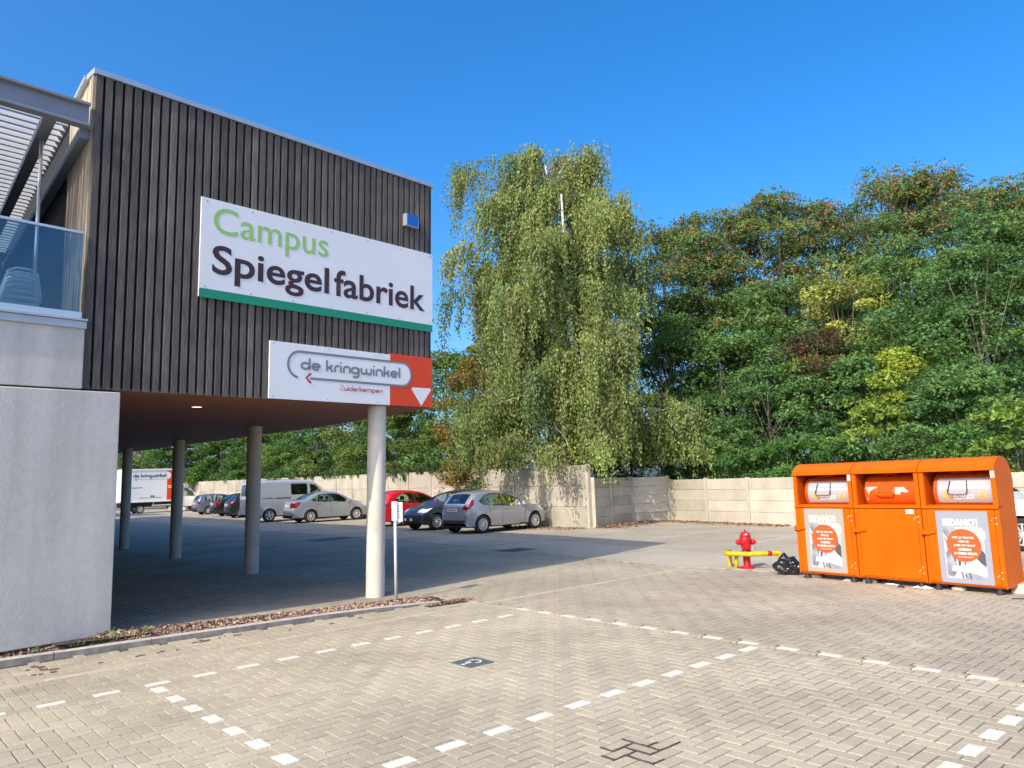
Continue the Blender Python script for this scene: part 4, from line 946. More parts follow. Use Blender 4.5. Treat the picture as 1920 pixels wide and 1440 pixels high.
    if 'tail' in sp: z0, z1, tm = sp['tail']; tl_[(cx_ < .45) & (cz_ > z0) & (cz_ < z1) & (np.abs(ct) > tm)] = 30
    if 'head' in sp: z0, z1, tm = sp['head']; tl_[(cx_ > L - .75) & (cz_ > z0) & (cz_ < z1) & (np.abs(ct) > tm)] = 31
    # underside
    UV = np.stack([np.repeat(X[:, None], 2, 1), np.stack([-YY[:, 0], YY[:, 0]], 1), np.repeat(zb[:, None], 2, 1)], -1).reshape(-1, 3)
    ui = np.arange(nc * 2).reshape(nc, 2); UF = np.stack([ui[:-1, 0], ui[1:, 0], ui[1:, 1], ui[:-1, 1]], -1)
    Vm = Vs * np.array([1, -1, 1])
    ns, ntv = len(Vs), len(TV)
    AV = warp(np.concatenate([Vs, Vm, TV, UV])); AF = np.concatenate([F, F[:, ::-1] + ns, TF + 2 * ns, UF + 2 * ns + ntv])
    lab_l = np.where(lab_ >= 10, lab_ * 2, lab_); lab_r = np.where(lab_ >= 10, lab_ * 2 + 1, lab_); tl2 = np.where(tl_ >= 30, tl_ * 2 + np.where(ct < 0, 1, 0), tl_); tl2 = np.where((tl_ == 40) | (tl_ == 41), tl_ * 2, tl2)
    AL = np.concatenate([lab_l, lab_r, tl2, np.full(len(UF), 1)])
    def part(nm, sel, m_, mi=None):
        f_ = AF[sel]
        if not len(f_): return None
        used, inv = np.unique(f_.ravel(), return_inverse=True)
        o = np_mesh(nm, AV[used], inv.reshape(-1, 4), m_, parent=root, smooth=True)
        if mi is not None: o.data.polygons.foreach_set("material_index", mi[sel].astype(np.int32))
        return o
    P_ = sp['paint']
    part("body", AL < 10, [P_, M['black_p'], M['rimdark']], AL)
    gl = sp.get('glass', M['cglass'])
    for k in range(len(sp['windows'])):
        for s_ in (0, 1): part("side_window", AL == (10 + k) * 2 + s_, sp.get('glasses', {}).get(k, gl))
    part("rear_window", AL == 80, gl); part("windscreen", AL == 82, M['cglass'])
    for s_ in (0, 1): part("tail_light", AL == 60 + s_, M['redlight']); part("headlight", AL == 62 + s_, M['clearlight'])
    # wheels
    td, rd = wheel_meshes(rw_, sp.get('ww', .2), sp.get('spokes', 10))
    for ax in axles:
        for s_ in (-1, 1):
            wo = bpy.data.objects.new("wheel", td); COL.objects.link(wo); wo.parent = root; wo.location = (ax + ox, s_ * (HW - .115), rw_)
            if s_ > 0: wo.rotation_euler = (0, 0, math.pi)
            ro = bpy.data.objects.new("rim", rd); COL.objects.link(ro); ro.parent = wo
    xz = lambda z: float(np.interp(z, *zip(*[(q[1], q[0]) for q in Sx[: int(np.argmax(Sx[:, 1] > sp['rear_z'])) + 1]]))) if 'rear_z' in sp else 0
    if 'plate' in sp:
        z = sp['plate']; x = xz(z)
        pb = MB().box(x - .055 + ox, x + .03 + ox, -.26, .26, z - .055, z + .055).build("number_plate", M['plate'], root, bevel=.004)
        mb = MB()
        for k in range(7): mb.box(x - .057 + ox, x - .054 + ox, -.2 + k * .06, -.165 + k * .06, z - .03, z + .03)
        mb.build("plate_marks", M['redlight'], pb)
    if 'fplate' in sp:
        z = sp['fplate']; mb = MB().box(L - .01 + ox, L + .03 + ox, -.26, .26, z - .055, z + .055).build("number_plate", M['plate'], root, bevel=.004)
    for (x, z) in sp.get('handles', []):
        for s_ in (-1, 1):
            y = float(Wd(np.array([[x]]), np.array([[z]]))[0, 0]); MB().box(x - .1 + ox, x + .1 + ox, s_ * y - .022, s_ * y + .022, z - .016, z + .016).build("door_handle", sp.get('hmat', P_), root, bevel=.01)
    if 'mirror' in sp:
        x, z = sp['mirror']
        for s_ in (-1, 1):
            y = float(Wd(np.array([[x]]), np.array([[z - .04]]))[0, 0])
            mb = MB().box(x - .07 + ox, x + .06 + ox, min(s_ * (y + .03), s_ * (y + .22)), max(s_ * (y + .03), s_ * (y + .22)), z - .06, z + .08).box(x - .03 + ox, x + .03 + ox, min(s_ * (y - .03), s_ * (y + .06)), max(s_ * (y - .03), s_ * (y + .06)), z - .06, z - .03)
            mb.build("mirror", sp.get('mmat', P_), root, bevel=.03)
    for (x, y, z, sz) in sp.get('seats', []):
        mb = MB().box(x - .08 + ox, x + .1 + ox, y - .22, y + .22, .45, z).box(x - .05 + ox, x + .06 + ox, y - .12, y + .12, z + .03, z + sz).box(x + .05 + ox, x + .5 + ox, y - .22, y + .22, .35, .55)
        mb.build("seat", M['seat'], root, bevel=.04)
    if 'dash' in sp:
        x, z = sp['dash']; MB().box(x - .25 + ox, x + .35 + ox, -HW * .78, HW * .78, .5, z).build("dashboard", M['seat'], root, bevel=.05)
        MB().lathe([(.16, .0), (.18, .01), (.17, .025), (.155, .012)], 20, mtx=Matrix.Translation((x - .32 + ox, .36, z + .03)) @ Matrix.Rotation(R(-65), 4, 'Y')).build("steering_wheel", M['seat'], root)
    if 'aerial' in sp:
        x, z = sp['aerial']; MB().tube([(x + ox, 0, z), (x - .28 + ox, 0, z + .30)], .006, 5).build("aerial", M['black_p'], root)
    return root
def hatch(p, L=3.95, W=1.74, H=1.48, **kw):
    k = L / 3.95; h = H / 1.48; s = lambda q: [(a * k, b * h) for a, b in q]
    d = dict(L=L, W=W, H=H, r=.305, axles=[.70 * k, 3.18 * k], paint=p, belt=(1.0 * h, .88 * h), rear_z=1.2, mid=1.4, sill=.2,
        top=s([(.035, .36), (.0, .52), (.01, .66), (.055, .74), (.075, .92), (.13, 1.01), (.32, 1.22), (.49, 1.36), (.72, 1.43), (1.15, 1.47), (1.65, 1.445), (2.12, 1.34), (2.58, 1.13), (2.92, .965), (3.4, .87), (3.72, .76), (3.90, .62), (3.95, .48), (3.93, .36)]),
        windows=[s([(.60, 1.12), (.78, 1.02), (1.55, .965), (1.50, 1.355), (1.2, 1.36), (.92, 1.31)]), s([(1.64, .96), (2.72, .90), (2.38, 1.13), (2.06, 1.27), (1.82, 1.34), (1.58, 1.355)])],
        trim=[s([(.56, 1.125), (.77, .995), (1.56, .94), (2.78, .885), (2.40, 1.155), (2.07, 1.295), (1.83, 1.365), (1.2, 1.385), (.9, 1.335)])],
        seams=[1.0 * k, 1.60 * k, 2.68 * k], tail_poly=[s([(-.05, .83), (.16, .86), (.36, 1.05), (.37, 1.20), (.29, 1.16), (.12, .99), (-.05, .97)])], tail=(.84 * h, 1.0 * h, .80),
        head_poly=[s([(3.3, .86), (3.62, .80), (3.9, .68), (3.9, .62), (3.6, .66)])], head=(.60 * h, .80 * h, .62), rear_win=(1.03 * h, 1.36 * h, .84), screen=(1.0 * h, 1.40 * h, .88), rear_trim=.50 * h, plate=.83 * h, fplate=.42,
        grille=[(.40, .56, .5)], handles=[(1.12 * k, .86 * h), (1.78 * k, .82 * h)], mirror=(2.58 * k, .98 * h), seats=[(1.65 * k, -.36, 1.02 * h, .22), (1.65 * k, .36, 1.02 * h, .22), (.95 * k, -.36, .98 * h, .16), (.95 * k, .36, .98 * h, .16)], dash=(2.55 * k, .86 * h), aerial=(.9 * k, H - .02), spokes=12)
    d.update(kw); return d
GC = "cars parked along the concrete fence"
vehicle("hatchback", "silver hatchback parked nose to the fence nearest the birch", "car", hatch(M['p_silver'], H=1.44), loc=(16.9, 20.4), heading=0, ref=(.70, -.86), group=GC)
vehicle("hatchback", "dark slate hatchback facing out between the red car and the silver hatchback", "car", hatch(M['p_blue'], L=3.83, W=1.66, H=1.45, spokes=8, head=(.66, .80, .62), head_poly=[[(3.25, .84), (3.55, .79), (3.83, .70), (3.83, .64), (3.55, .70)]], grille=[(.36, .58, .75)]), loc=(17.35, 23.7), heading=178, ref=(3.09, .82), group=GC)
vehicle("hatchback", "bright red hatchback half hidden by the front column", "car", hatch(M['p_red'], L=4.02, W=1.74, H=1.50, tail=(.78, .98, .78), tail_poly=[[(-.05, .78), (.3, .84), (.36, .95), (-.05, .98)]], spokes=9), loc=(18.25, 27.7), heading=-2, ref=(.72, -.86), group=GC)
sed = dict(L=4.45, W=1.74, H=1.52, r=.32, axles=[.98, 3.50], paint=M['p_silverblue'], belt=(1.04, .92), rear_z=1.0, mid=2.0, sill=.21,
    top=[(.03, .36), (.0, .5), (.015, .66), (.06, .74), (.08, .92), (.14, 1.045), (.40, 1.10), (.72, 1.16), (1.05, 1.33), (1.45, 1.47), (2.0, 1.52), (2.45, 1.47), (2.9, 1.29), (3.25, 1.08), (3.75, .96), (4.15, .84), (4.38, .68), (4.45, .5), (4.43, .36)],
    windows=[[(1.0, 1.10), (1.22, 1.05), (2.03, 1.015), (2.03, 1.42), (1.7, 1.42), (1.35, 1.34)], [(2.12, 1.01), (3.1, .965), (2.78, 1.24), (2.45, 1.39), (2.12, 1.42)]],
    trim=[[(2.02, 1.0), (2.13, 1.0), (2.13, 1.43), (2.02, 1.43)]], seams=[1.3, 2.08, 3.1],
    tail_poly=[[(-.05, .74), (.28, .78), (.46, 1.03), (.40, 1.06), (-.05, .98)]], tail=(.74, 1.02, .66), head=(.64, .82, .6), head_poly=[[(3.7, .92), (4.1, .84), (4.4, .70), (4.4, .64), (4.0, .72)]],
    rear_win=(1.15, 1.46, .82), screen=(1.10, 1.47, .88), plate=.86, fplate=.45, rear_trim=.40, handles=[(1.42, .92), (2.3, .89)], mirror=(3.0, 1.03), seats=[(2.05, -.36, 1.08, .22), (2.05, .36, 1.08, .22), (1.35, -.36, 1.04, .14), (1.35, .36, 1.04, .14)], dash=(3.0, .94), spokes=10)
vehicle("saloon_car", "pale silver saloon car parked in front of the panel van", "car", sed, loc=(18.46, 35.97), heading=-5, ref=(.98, -.86), group=GC)
van = dict(L=5.15, W=2.0, H=2.22, r=.345, axles=[1.0, 4.15], paint=paint("light_silver_paint", (.50, .53, .57), .3), belt=(1.36, 1.30), rear_z=2.0, mid=2.5, sill=.27, plan=.07, tum=.13, round=.12, tailw=0.05, crown=.04,
    top=[(.04, .42), (.0, .6), (.02, .85), (.05, 1.3), (.10, 1.85), (.18, 2.09), (.40, 2.19), (1.5, 2.225), (3.0, 2.21), (3.55, 2.13), (3.95, 1.88), (4.45, 1.42), (4.85, 1.2), (5.1, .9), (5.15, .6), (5.12, .42)],
    windows=[[(2.28, 1.42), (3.18, 1.42), (3.18, 1.98), (2.28, 1.98)], [(3.36, 1.38), (4.25, 1.32), (3.98, 1.66), (3.68, 1.93), (3.4, 1.98)]], glasses={0: M['dglass']},
    trim=[[(.3, 1.24), (2.2, 1.24), (2.2, 1.28), (.3, 1.28)], [(2.24, 1.39), (3.22, 1.39), (3.22, 2.01), (2.24, 2.01)]], seams=[2.2, 3.27, 4.3],
    tail_poly=[[(-.05, .8), (.13, .8), (.15, 1.25), (-.05, 1.25)]], tail=(.8, 1.25, .84), rear_win=(1.42, 2.0, .86), glass=M['dglass'], screen=(1.45, 2.08, .9), head=(.85, 1.1, .6), plate=.95, handles=[(2.45, 1.12), (3.5, 1.1)], mirror=(4.1, 1.5), seats=[(3.1, -.45, 1.5, .25), (3.1, .45, 1.5, .25)], dash=(4.2, 1.25), spokes=5, hmat=M['black_p'])
vehicle("panel_van", "pale silver panel van with dark side window behind the second column", "van", van, loc=(17.9, 39.6), heading=-1, ref=(1.0, -.98), group=GC)
vehicle("hatchback", "black hatchback parked right beside the panel van's rear doors", "car", hatch(M['p_black'], L=4.2, W=1.78, H=1.5, glass=M['dglass']), loc=(19.9, 48.2), heading=-6, ref=(.74, -.88), group=GC)
sd2 = dict(sed); sd2.update(paint=M['p_black'], glass=M['dglass'], L=4.45)
vehicle("saloon_car", "black saloon car with bright number plate beside the grey estate", "car", sd2, loc=(20.9, 52.6), heading=-4, ref=(.98, -.86), group=GC)
est = hatch(M['p_grey'], L=4.35, W=1.8, H=1.52, top=[(.035, .36), (0, .52), (.01, .68), (.06, .8), (.10, 1.0), (.20, 1.22), (.34, 1.40), (.6, 1.48), (1.6, 1.52), (2.3, 1.46), (2.8, 1.24), (3.15, 1.04), (3.8, .92), (4.15, .78), (4.32, .62), (4.35, .48), (4.33, .36)],
    windows=[[(.42, 1.08), (1.1, 1.02), (1.1, 1.40), (.75, 1.40)], [(1.2, 1.02), (1.95, 1.0), (1.95, 1.42), (1.2, 1.42)], [(2.05, 1.0), (3.0, .95), (2.6, 1.26), (2.3, 1.38), (2.05, 1.42)]], trim=[[(1.1, 1.0), (1.2, 1.0), (1.2, 1.43), (1.1, 1.43)], [(1.95, 1.0), (2.05, 1.0), (2.05, 1.43), (1.95, 1.43)]], seams=[1.15, 2.0, 3.0], head_poly=[], tail_poly=[[(-.05, .8), (.3, .86), (.32, .98), (-.05, 1.0)]], spokes=9, axles=[.85, 3.5])
vehicle("estate_car", "grey-blue estate car in front of the box truck's cab", "car", est, loc=(21.9, 59.2), heading=-3, ref=(.85, -.9), group=GC)
vehicle("hatchback", "white car mostly hidden behind the end of the orange containers", "car", hatch(M['p_white'], L=4.3, W=1.82, H=1.66, r=.33), loc=(17.86, 4.72), heading=-92, ref=(3.46, -.9))
tk = empty("box_truck", "white box truck with a vermilion stripe and lettering behind the far columns", "truck", (19.6, 73.6, 0), R(-3))
MB().box(0, 4.75, -.0, 2.3, 1.0, 3.92).build("cargo_box", M['p_truck'], tk, bevel=.03)
MB().box(.05, 6.4, .25, 2.05, .55, .98).box(.2, 4.6, .02, .1, .92, .99).build("chassis", M['dark'], tk)
MB().box(-.02, 4.77, -.03, 2.33, 3.80, 3.95).box(-.02, 4.77, -.03, 2.33, .97, 1.10).build("box_rails", M['white'], tk, bevel=.01)
MB().box(3.75, 4.70, -.012, .0, 1.12, 3.78).build("orange_stripe", M['red_o'], tk)
mb = MB(); mb.add([(3.75, -.014, 3.02)] + [(3.75 + a, -.014, b) for a, b in arc(0, 3.34, .34, -90, 90, 16)], [tuple(range(18))]); mb.build("white_inset", M['p_truck'], tk)
for za, xa in ((2.35, 3.8), (2.2, 3.85)): MB().add([(xa, -.014, za), (4.68, -.014, za), (4.68, -.014, za + .07), (xa, -.014, za + .07)], [(0, 1, 2, 3)]).build("white_bar", M['p_truck'], tk)
strokes("grey_lettering", "de kringwinkel", M['grey_dark'], tk, .9, 3.7, 3.2, .21, .065, -.014)
mb = MB(); ribbon(mb, [(1.15, 3.02), (3.75, 3.02)], .025, -.013); ribbon(mb, [(.6, 3.68), (3.75, 3.68)], .025, -.013); mb.build("loop_line", M['grey_l'], tk)
mb = MB(); ribbon(mb, [(1.2, 3.14), (1.05, 3.02), (1.2, 2.9)], .05, -.015); mb.build("arrow_head", M['red_l'], tk)
mb = MB().box(1.4, 3.3, -.012, 0, 1.34, 1.385).box(.5, 1.7, -.012, 0, 2.25, 2.30).box(2.35, 2.7, -.012, 0, 1.43, 1.56); mb.build("small_print", M['grey_dark'], tk)
mb = MB().box(2.5, 4.65, .0, .05, .62, .72).box(2.6, 2.66, .01, .04, .72, .98).box(4.3, 4.36, .01, .04, .72, .98); mb.build("side_guard", M['alu'], tk)
MB().box(-.015, 0, .05, 2.25, 1.12, 3.78).build("rear_door", M['p_truck'], tk)
td, rd = wheel_meshes(.36, .2, 6)
for (x, y) in ((1.55, .15), (1.55, 2.15)):
    wo = bpy.data.objects.new("wheel", td); COL.objects.link(wo); wo.parent = tk; wo.location = (x, y, .36); ro = bpy.data.objects.new("rim", rd); COL.objects.link(ro); ro.parent = wo
cabroot = bpy.data.objects.new("cab", None); COL.objects.link(cabroot); cabroot.parent = tk; cabroot.location = (0, 1.15, 0)
cab = dict(L=2.55, W=2.0, H=2.3, ox=4.85, r=.36, axles=[1.75], paint=M['p_white'], belt=(1.35, 1.3), mid=1.2, sill=.4, plan=.05, tum=.13, tailw=.02,
    top=[(.0, .5), (.0, 1.2), (.02, 2.0), (.12, 2.22), (.4, 2.3), (.85, 2.26), (1.15, 2.05), (1.75, 1.45), (2.2, 1.28), (2.48, .98), (2.55, .7), (2.53, .5)], windows=[[(.45, 1.4), (1.6, 1.36), (1.1, 1.95), (.9, 2.1), (.45, 2.12)]], screen=(1.5, 2.2, .9), seams=[.35, 1.65], mirror=(1.4, 1.55), head=(.95, 1.15, .6))
vehicle("cab", "", "", cab, root=cabroot)

# ------------------------------------------------------------------ trees
def leaves(name, pos, size, col, parent, aspect=.55, up=.25, out=None, hang=False):
    n_ = len(pos)
    if hang:
        ax = rng.normal(0, .35, (n_, 3)); ax[:, 2] = -1
    else:
        ax = rng.normal(0, 1, (n_, 3)); ax[:, 2] *= .7
    ax /= np.linalg.norm(ax, axis=1, keepdims=True)
    nr_ = rng.normal(0, 1, (n_, 3)); nr_[:, 2] += up * 3
    if out is not None: nr_ += out * 1.1
    b = np.cross(nr_, ax); b /= np.linalg.norm(b, axis=1, keepdims=True) + 1e-9
    L_ = (size * rng.uniform(.65, 1.35, n_))[:, None]; Wd = L_ * aspect
    v = np.stack([pos - ax * L_ / 2, pos + b * Wd / 2, pos + ax * L_ / 2, pos - b * Wd / 2], 1).reshape(-1, 3)
    c4 = np.concatenate([np.clip(col, 0, 1), np.ones((n_, 1))], 1)
    return np_mesh(name, v, np.arange(n_ * 4).reshape(-1, 4), M['leaf'], parent=parent, attr=c4, attr_name="col", attr_type='FLOAT_COLOR')
def tree(name, label, cat, x, y, h, rad, base, nclump, per, size, pal, group=None, accent=None, acc_frac=0.0, acc_top=0.0, flat=.5, cl=1.0, bark='bark', squash=1.0, frond=True, lean=(0, 0), prof=None, trunk_r=None):
    t = empty(name, label, cat, (x, y, 0), 0, group)
    # clump centres in an uneven crown
    cs = []; tries = 0
    prof = prof or [(0, .55), (.25, .95), (.5, 1.0), (.75, .8), (.92, .5), (1, .2)]
    lob = rng.uniform(0, 6.28, 4); la = rng.uniform(.1, .28, 4)
    while len(cs) < nclump:
        f_ = rng.uniform(0, 1) ** .85; a = rng.uniform(0, 2 * math.pi)
        rr = rad * np.interp(f_, [p[0] for p in prof], [p[1] for p in prof]) * (1 + sum(la[k] * math.sin((k + 1) * a + lob[k] + f_ * 4) for k in range(4)) * .6)
        q = rr * math.sqrt(rng.uniform(.12, 1)); cs.append((q * math.cos(a) + lean[0] * f_, q * math.sin(a) * squash + lean[1] * f_, base + (h - base) * f_ - cl * .3))
    cs = np.array(cs); pal = np.array(pal)
    pos, col, out = [], [], []
    for c in cs:
        n_ = int(per * rng.uniform(.6, 1.4)); cr = cl * rng.uniform(.55, 1.25); pc = pal[rng.integers(len(pal))] * rng.uniform(.78, 1.25)
        if frond:
            nf = max(4, n_ // 9); d = rng.normal(0, 1, (nf, 3)); d[:, 2] = d[:, 2] * .5 + .15; d /= np.linalg.norm(d, axis=1, keepdims=True)
            o_ = c + d * cr * rng.uniform(.25, .9, (nf, 1)) * np.array([1, 1, flat]); tv = np.linspace(0, 1, 9)
            dd = d * np.array([1, 1, .4]) + rng.normal(0, .25, (nf, 3)); ln_ = rng.uniform(.3, .55, nf) * min(cr, 1.0)
            p = o_[:, None, :] + dd[:, None, :] * (tv[None, :, None] * ln_[:, None, None]); p[..., 2] -= (tv ** 2)[None] * ln_[:, None] * .55
            p += rng.normal(0, .035, p.shape); p = p.reshape(-1, 3); od = np.repeat(d, 9, 0)
            fc_ = pc[None] * rng.uniform(.75, 1.3, (nf, 1))
            if accent is not None:
                w_ = acc_frac * np.clip((c[2] - base) / (h - base) * (1 + acc_top) - acc_top * .55, 0, 1.5); m_ = rng.uniform(0, 1, nf) < w_; fc_[m_] = np.array(accent)[None] * rng.uniform(.7, 1.3, (m_.sum(), 1))
            cc = np.repeat(fc_, 9, 0)
        else:
            d = rng.normal(0, 1, (n_, 3)); d /= np.linalg.norm(d, axis=1, keepdims=True); rr = cr * rng.uniform(.35, 1, (n_, 1)) ** .5
            p = c + d * rr * np.array([1, 1, flat]); od = d; cc = np.repeat(pc[None], n_, 0)
            if accent is not None: m_ = rng.uniform(0, 1, n_) < acc_frac; cc[m_] = np.array(accent)
        pos.append(p); out.append(od); col.append(cc * rng.uniform(.8, 1.22, (len(p), 1)))
    pos = np.concatenate(pos); col = np.concatenate(col); out = np.concatenate(out)
    ok = pos[:, 2] > .05; leaves("crown", pos[ok], size, col[ok], t, out=out[ok])
    mb = MB(); tr = trunk_r or h * .013; top = np.array([lean[0] * .8, lean[1] * .8, base + (h - base) * .78])
    tp = [np.array([0, 0, -.1]), np.array([rng.normal(0, .1), rng.normal(0, .1), h * .2]), np.array([lean[0] * .4 + rng.normal(0, .2), lean[1] * .4 + rng.normal(0, .2), h * .5]), top]
    mb.tube([tuple(p) for p in smooth(tp, 4)], list(np.linspace(tr, tr * .22, 13)), 7)
    sel = rng.choice(len(cs), min(len(cs), 16), replace=False)
    for k in sel:
        c = cs[k]; z0 = max(h * .12, min(c[2] * .55 + rng.uniform(-.5, .5), top[2])); f_ = np.clip(z0 / top[2], 0, 1); s0 = np.array([lean[0] * .8 * f_, lean[1] * .8 * f_, z0]); mid = (s0 + c) / 2 + np.array([0, 0, -.2 + rng.uniform(0, .4)])
        mb.tube([tuple(p) for p in smooth([s0, mid, c], 3)], list(np.linspace(tr * .38, tr * .08, 7)), 5)
    mb.build("trunk", M[bark], t, smooth=True)
    return t
ROB = [(.105, .188, .062), (.132, .222, .07), (.095, .172, .066), (.155, .225, .064)]
DEEP = [(.078, .165, .056), (.10, .198, .062), (.122, .215, .06)]
MIXS = [(.055, .11, .03), (.07, .13, .035)]
BRI = [(.09, .20, .045), (.105, .225, .05), (.075, .175, .045)]
YEL = [(.33, .36, .09), (.38, .38, .11), (.24, .30, .08)]
POD = (.33, .19, .085)
G1 = "tall trees with rust coloured pods behind the low fence"
for i, (x, y, h, r_, lab) in enumerate((
        (29.3, 21.4, 14.0, 3.1, "feathery tree with rusty pods nearest the birch"),
        (30.9, 20.2, 14.4, 2.7, "feathery tree with rusty pods squeezed in beside the birch"),
        (32.6, 19.0, 14.5, 2.9, "feathery tree with rusty pods third from the birch"),
        (32.8, 17.2, 14.9, 2.6, "slim feathery tree with a pointed top left of the yellow maple"),
        (34.6, 15.8, 14.4, 3.0, "feathery tree rising directly behind the yellow maple"),
        (35.3, 13.6, 15.6, 3.0, "tallest feathery tree with rusty pods against the sky"),
        (36.0, 11.4, 14.9, 2.9, "feathery tree with rusty pods right of the tallest one"),
        (35.2, 9.4, 13.4, 2.9, "broad feathery tree above the end container"),
        (34.2, 7.2, 13.0, 2.9, "feathery green tree at the right edge of the photo"))):
    tree("pod_tree", lab, "tree", x, y, h, r_, 3.2, 92, 540, .115, ROB, group=G1, accent=POD, acc_frac=.22, acc_top=.5, flat=.55, cl=1.05, prof=[(0, .8), (.2, 1.0), (.45, 1.0), (.7, .85), (.88, .6), (1, .22)])
for nm, lab, x, y, h, r_, b_, nc_, per, sz, pal, kw in (
        ("maple_tree", "yellowing maple with pale leaf clusters among the green trees", 30.3, 13.4, 9.9, 1.9, 5.6, 30, 420, .12, YEL, dict(frond=False, cl=.75)),
        ("dead_tree", "withered brown thicket in the middle of the trees", 29.0, 13.9, 7.4, 1.9, 5.2, 30, 190, .13, [(.10, .055, .035), (.13, .07, .04), (.07, .08, .035)], dict(frond=False, cl=.75)),
        ("young_tree", "small bright yellow-green tree above the plain container", 27.7, 10.6, 5.9, 1.0, 3.9, 10, 300, .14, [(.36, .41, .06), (.27, .35, .055)], dict(frond=False, cl=.62)),
        ("young_tree", "low yellow-green tree directly above the beige-poster container", 26.7, 11.2, 4.3, 1.9, 1.8, 20, 240, .15, [(.19, .27, .05), (.14, .23, .048), (.23, .29, .055)], dict(frond=True, cl=.75)),
        ("ash_tree", "dark green tree with drooping fronds left of the containers", 27.2, 15.2, 6.4, 2.2, 1.6, 44, 470, .12, DEEP, dict(cl=.85)),
        ("ash_tree", "dark green tree with layered fronds above the beige-poster container", 28.6, 12.4, 6.0, 2.2, 1.4, 40, 470, .12, DEEP, dict(cl=.85)),
        ("ash_tree", "rounded dark green tree above the end container", 26.6, 8.3, 4.9, 1.9, 1.4, 36, 440, .115, DEEP, dict(cl=.8)),
        ("ash_tree", "bushy green tree under the tallest feathery tree", 29.6, 10.6, 8.4, 2.4, 3.0, 40, 470, .12, DEEP, dict(cl=.95)),
        ("ash_tree", "green tree filling the gap above the end container", 29.0, 8.2, 9.4, 2.4, 3.0, 44, 470, .12, DEEP, dict(cl=.95)),
        ("ash_tree", "tall shaded tree standing right behind the birch", 27.3, 20.3, 9.0, 2.6, 1.0, 50, 470, .12, DEEP, dict(cl=1.0)),
        ("ash_tree", "shaded tree between the birch and the feathery trees", 28.4, 18.0, 8.0, 2.4, 1.0, 46, 470, .12, DEEP, dict(cl=1.0)),
        ("ash_tree", "dark tree in the shade behind the low fence", 30.5, 16.0, 8.2, 2.6, 1.5, 44, 470, .12, DEEP, dict(cl=1.0)),
        ("ash_tree", "dense dark tree at the back of the withered thicket", 32.0, 12.6, 9.0, 2.8, 2.0, 44, 470, .12, DEEP, dict(cl=1.1)),
        ("ash_tree", "full green tree under the pointed slim tree", 31.2, 17.6, 10.6, 2.3, 3.5, 46, 470, .12, ROB, dict(cl=1.0)),
        ("ash_tree", "full green tree under the feathery tree nearest the birch", 29.6, 20.0, 10.2, 2.4, 3.0, 48, 470, .12, ROB, dict(cl=1.0)),
        ("ash_tree", "full green tree behind the withered thicket", 32.6, 14.8, 10.8, 2.4, 4.0, 46, 470, .12, ROB, dict(cl=1.0)),
        ("ash_tree", "bushy green tree right of the yellow maple", 31.8, 11.6, 11.0, 2.3, 4.0, 46, 470, .12, ROB, dict(cl=1.0)),
        ("ash_tree", "bushy green tree near the right edge under the feathery crowns", 31.4, 8.6, 11.2, 2.4, 4.0, 46, 470, .12, DEEP, dict(cl=1.0)),
        ("ash_tree", "dense dark tree behind the right edge trees", 31.0, 6.2, 9.8, 2.6, 1.5, 46, 470, .12, DEEP, dict(cl=1.0)),
        *[("shrub", lab_, x_ + 1.1, y_, 4.6, 1.7, .3, 40, 300, .13, MIXS, dict(cl=.75, frond=False)) for lab_, x_, y_ in (("dark shrub behind the fence above the red car", 23.2, 30.6), ("dark shrub behind the fence above the silver saloon", 23.8, 35.4), ("dark shrub behind the fence above the panel van's cab", 24.2, 39.8), ("dark shrub behind the fence left of the panel van", 24.9, 46.0), ("dark shrub behind the fence above the black hatchback", 25.6, 53.0), ("dark shrub behind the fence above the estate car", 26.6, 61.0), ("dark shrub behind the fence beside the truck's cab", 27.6, 69.0), ("dark shrub behind the fence beyond the box truck", 28.5, 78.0))],
        ("shrub", "dark undergrowth shrub in the deep shade under the birch's right side", 25.2, 20.6, 4.2, 1.7, .3, 40, 380, .10, DEEP, dict(cl=.7)),
        ("shrub", "dark undergrowth shrub behind the fence corner under the birch", 24.2, 22.6, 4.0, 1.8, .3, 40, 380, .10, DEEP, dict(cl=.7)),
        ("shrub", "dark undergrowth shrub at the back of the birch trunk", 26.2, 22.6, 5.2, 2.0, .3, 44, 380, .10, DEEP, dict(cl=.75)),
        ("shrub", "bright green shrub leaning over the low fence near the corner", 26.3, 16.1, 2.9, 1.5, .8, 24, 380, .095, BRI, dict(cl=.6)),
        ("shrub", "bright green shrub over the low fence left of the containers", 25.9, 13.9, 3.0, 1.5, .8, 26, 380, .095, BRI, dict(cl=.6)),
        ("shrub", "fresh green shrub behind the beige-poster container", 25.5, 11.7, 2.9, 1.4, .8, 24, 380, .095, BRI, dict(cl=.6)),
        ("shrub", "dark leaved shrub behind the plain container", 25.2, 9.7, 2.8, 1.4, .7, 24, 380, .10, DEEP, dict(cl=.6)),
        ("shrub", "yellow-green shrub at the right edge above the white car", 24.3, 6.2, 3.7, 1.5, .7, 26, 300, .13, [(.19, .28, .05), (.14, .23, .05)], dict(cl=.65)),
        ("shrub", "green shrub behind the end container", 25.2, 7.9, 3.0, 1.4, .7, 24, 380, .095, BRI, dict(cl=.6))):
    tree(nm, lab, "shrub" if nm == "shrub" else "tree", x, y, h, r_, b_, nc_, per, sz, pal, **kw)
MIX = [(.085, .17, .045), (.105, .195, .05), (.14, .21, .05), (.075, .145, .045)]
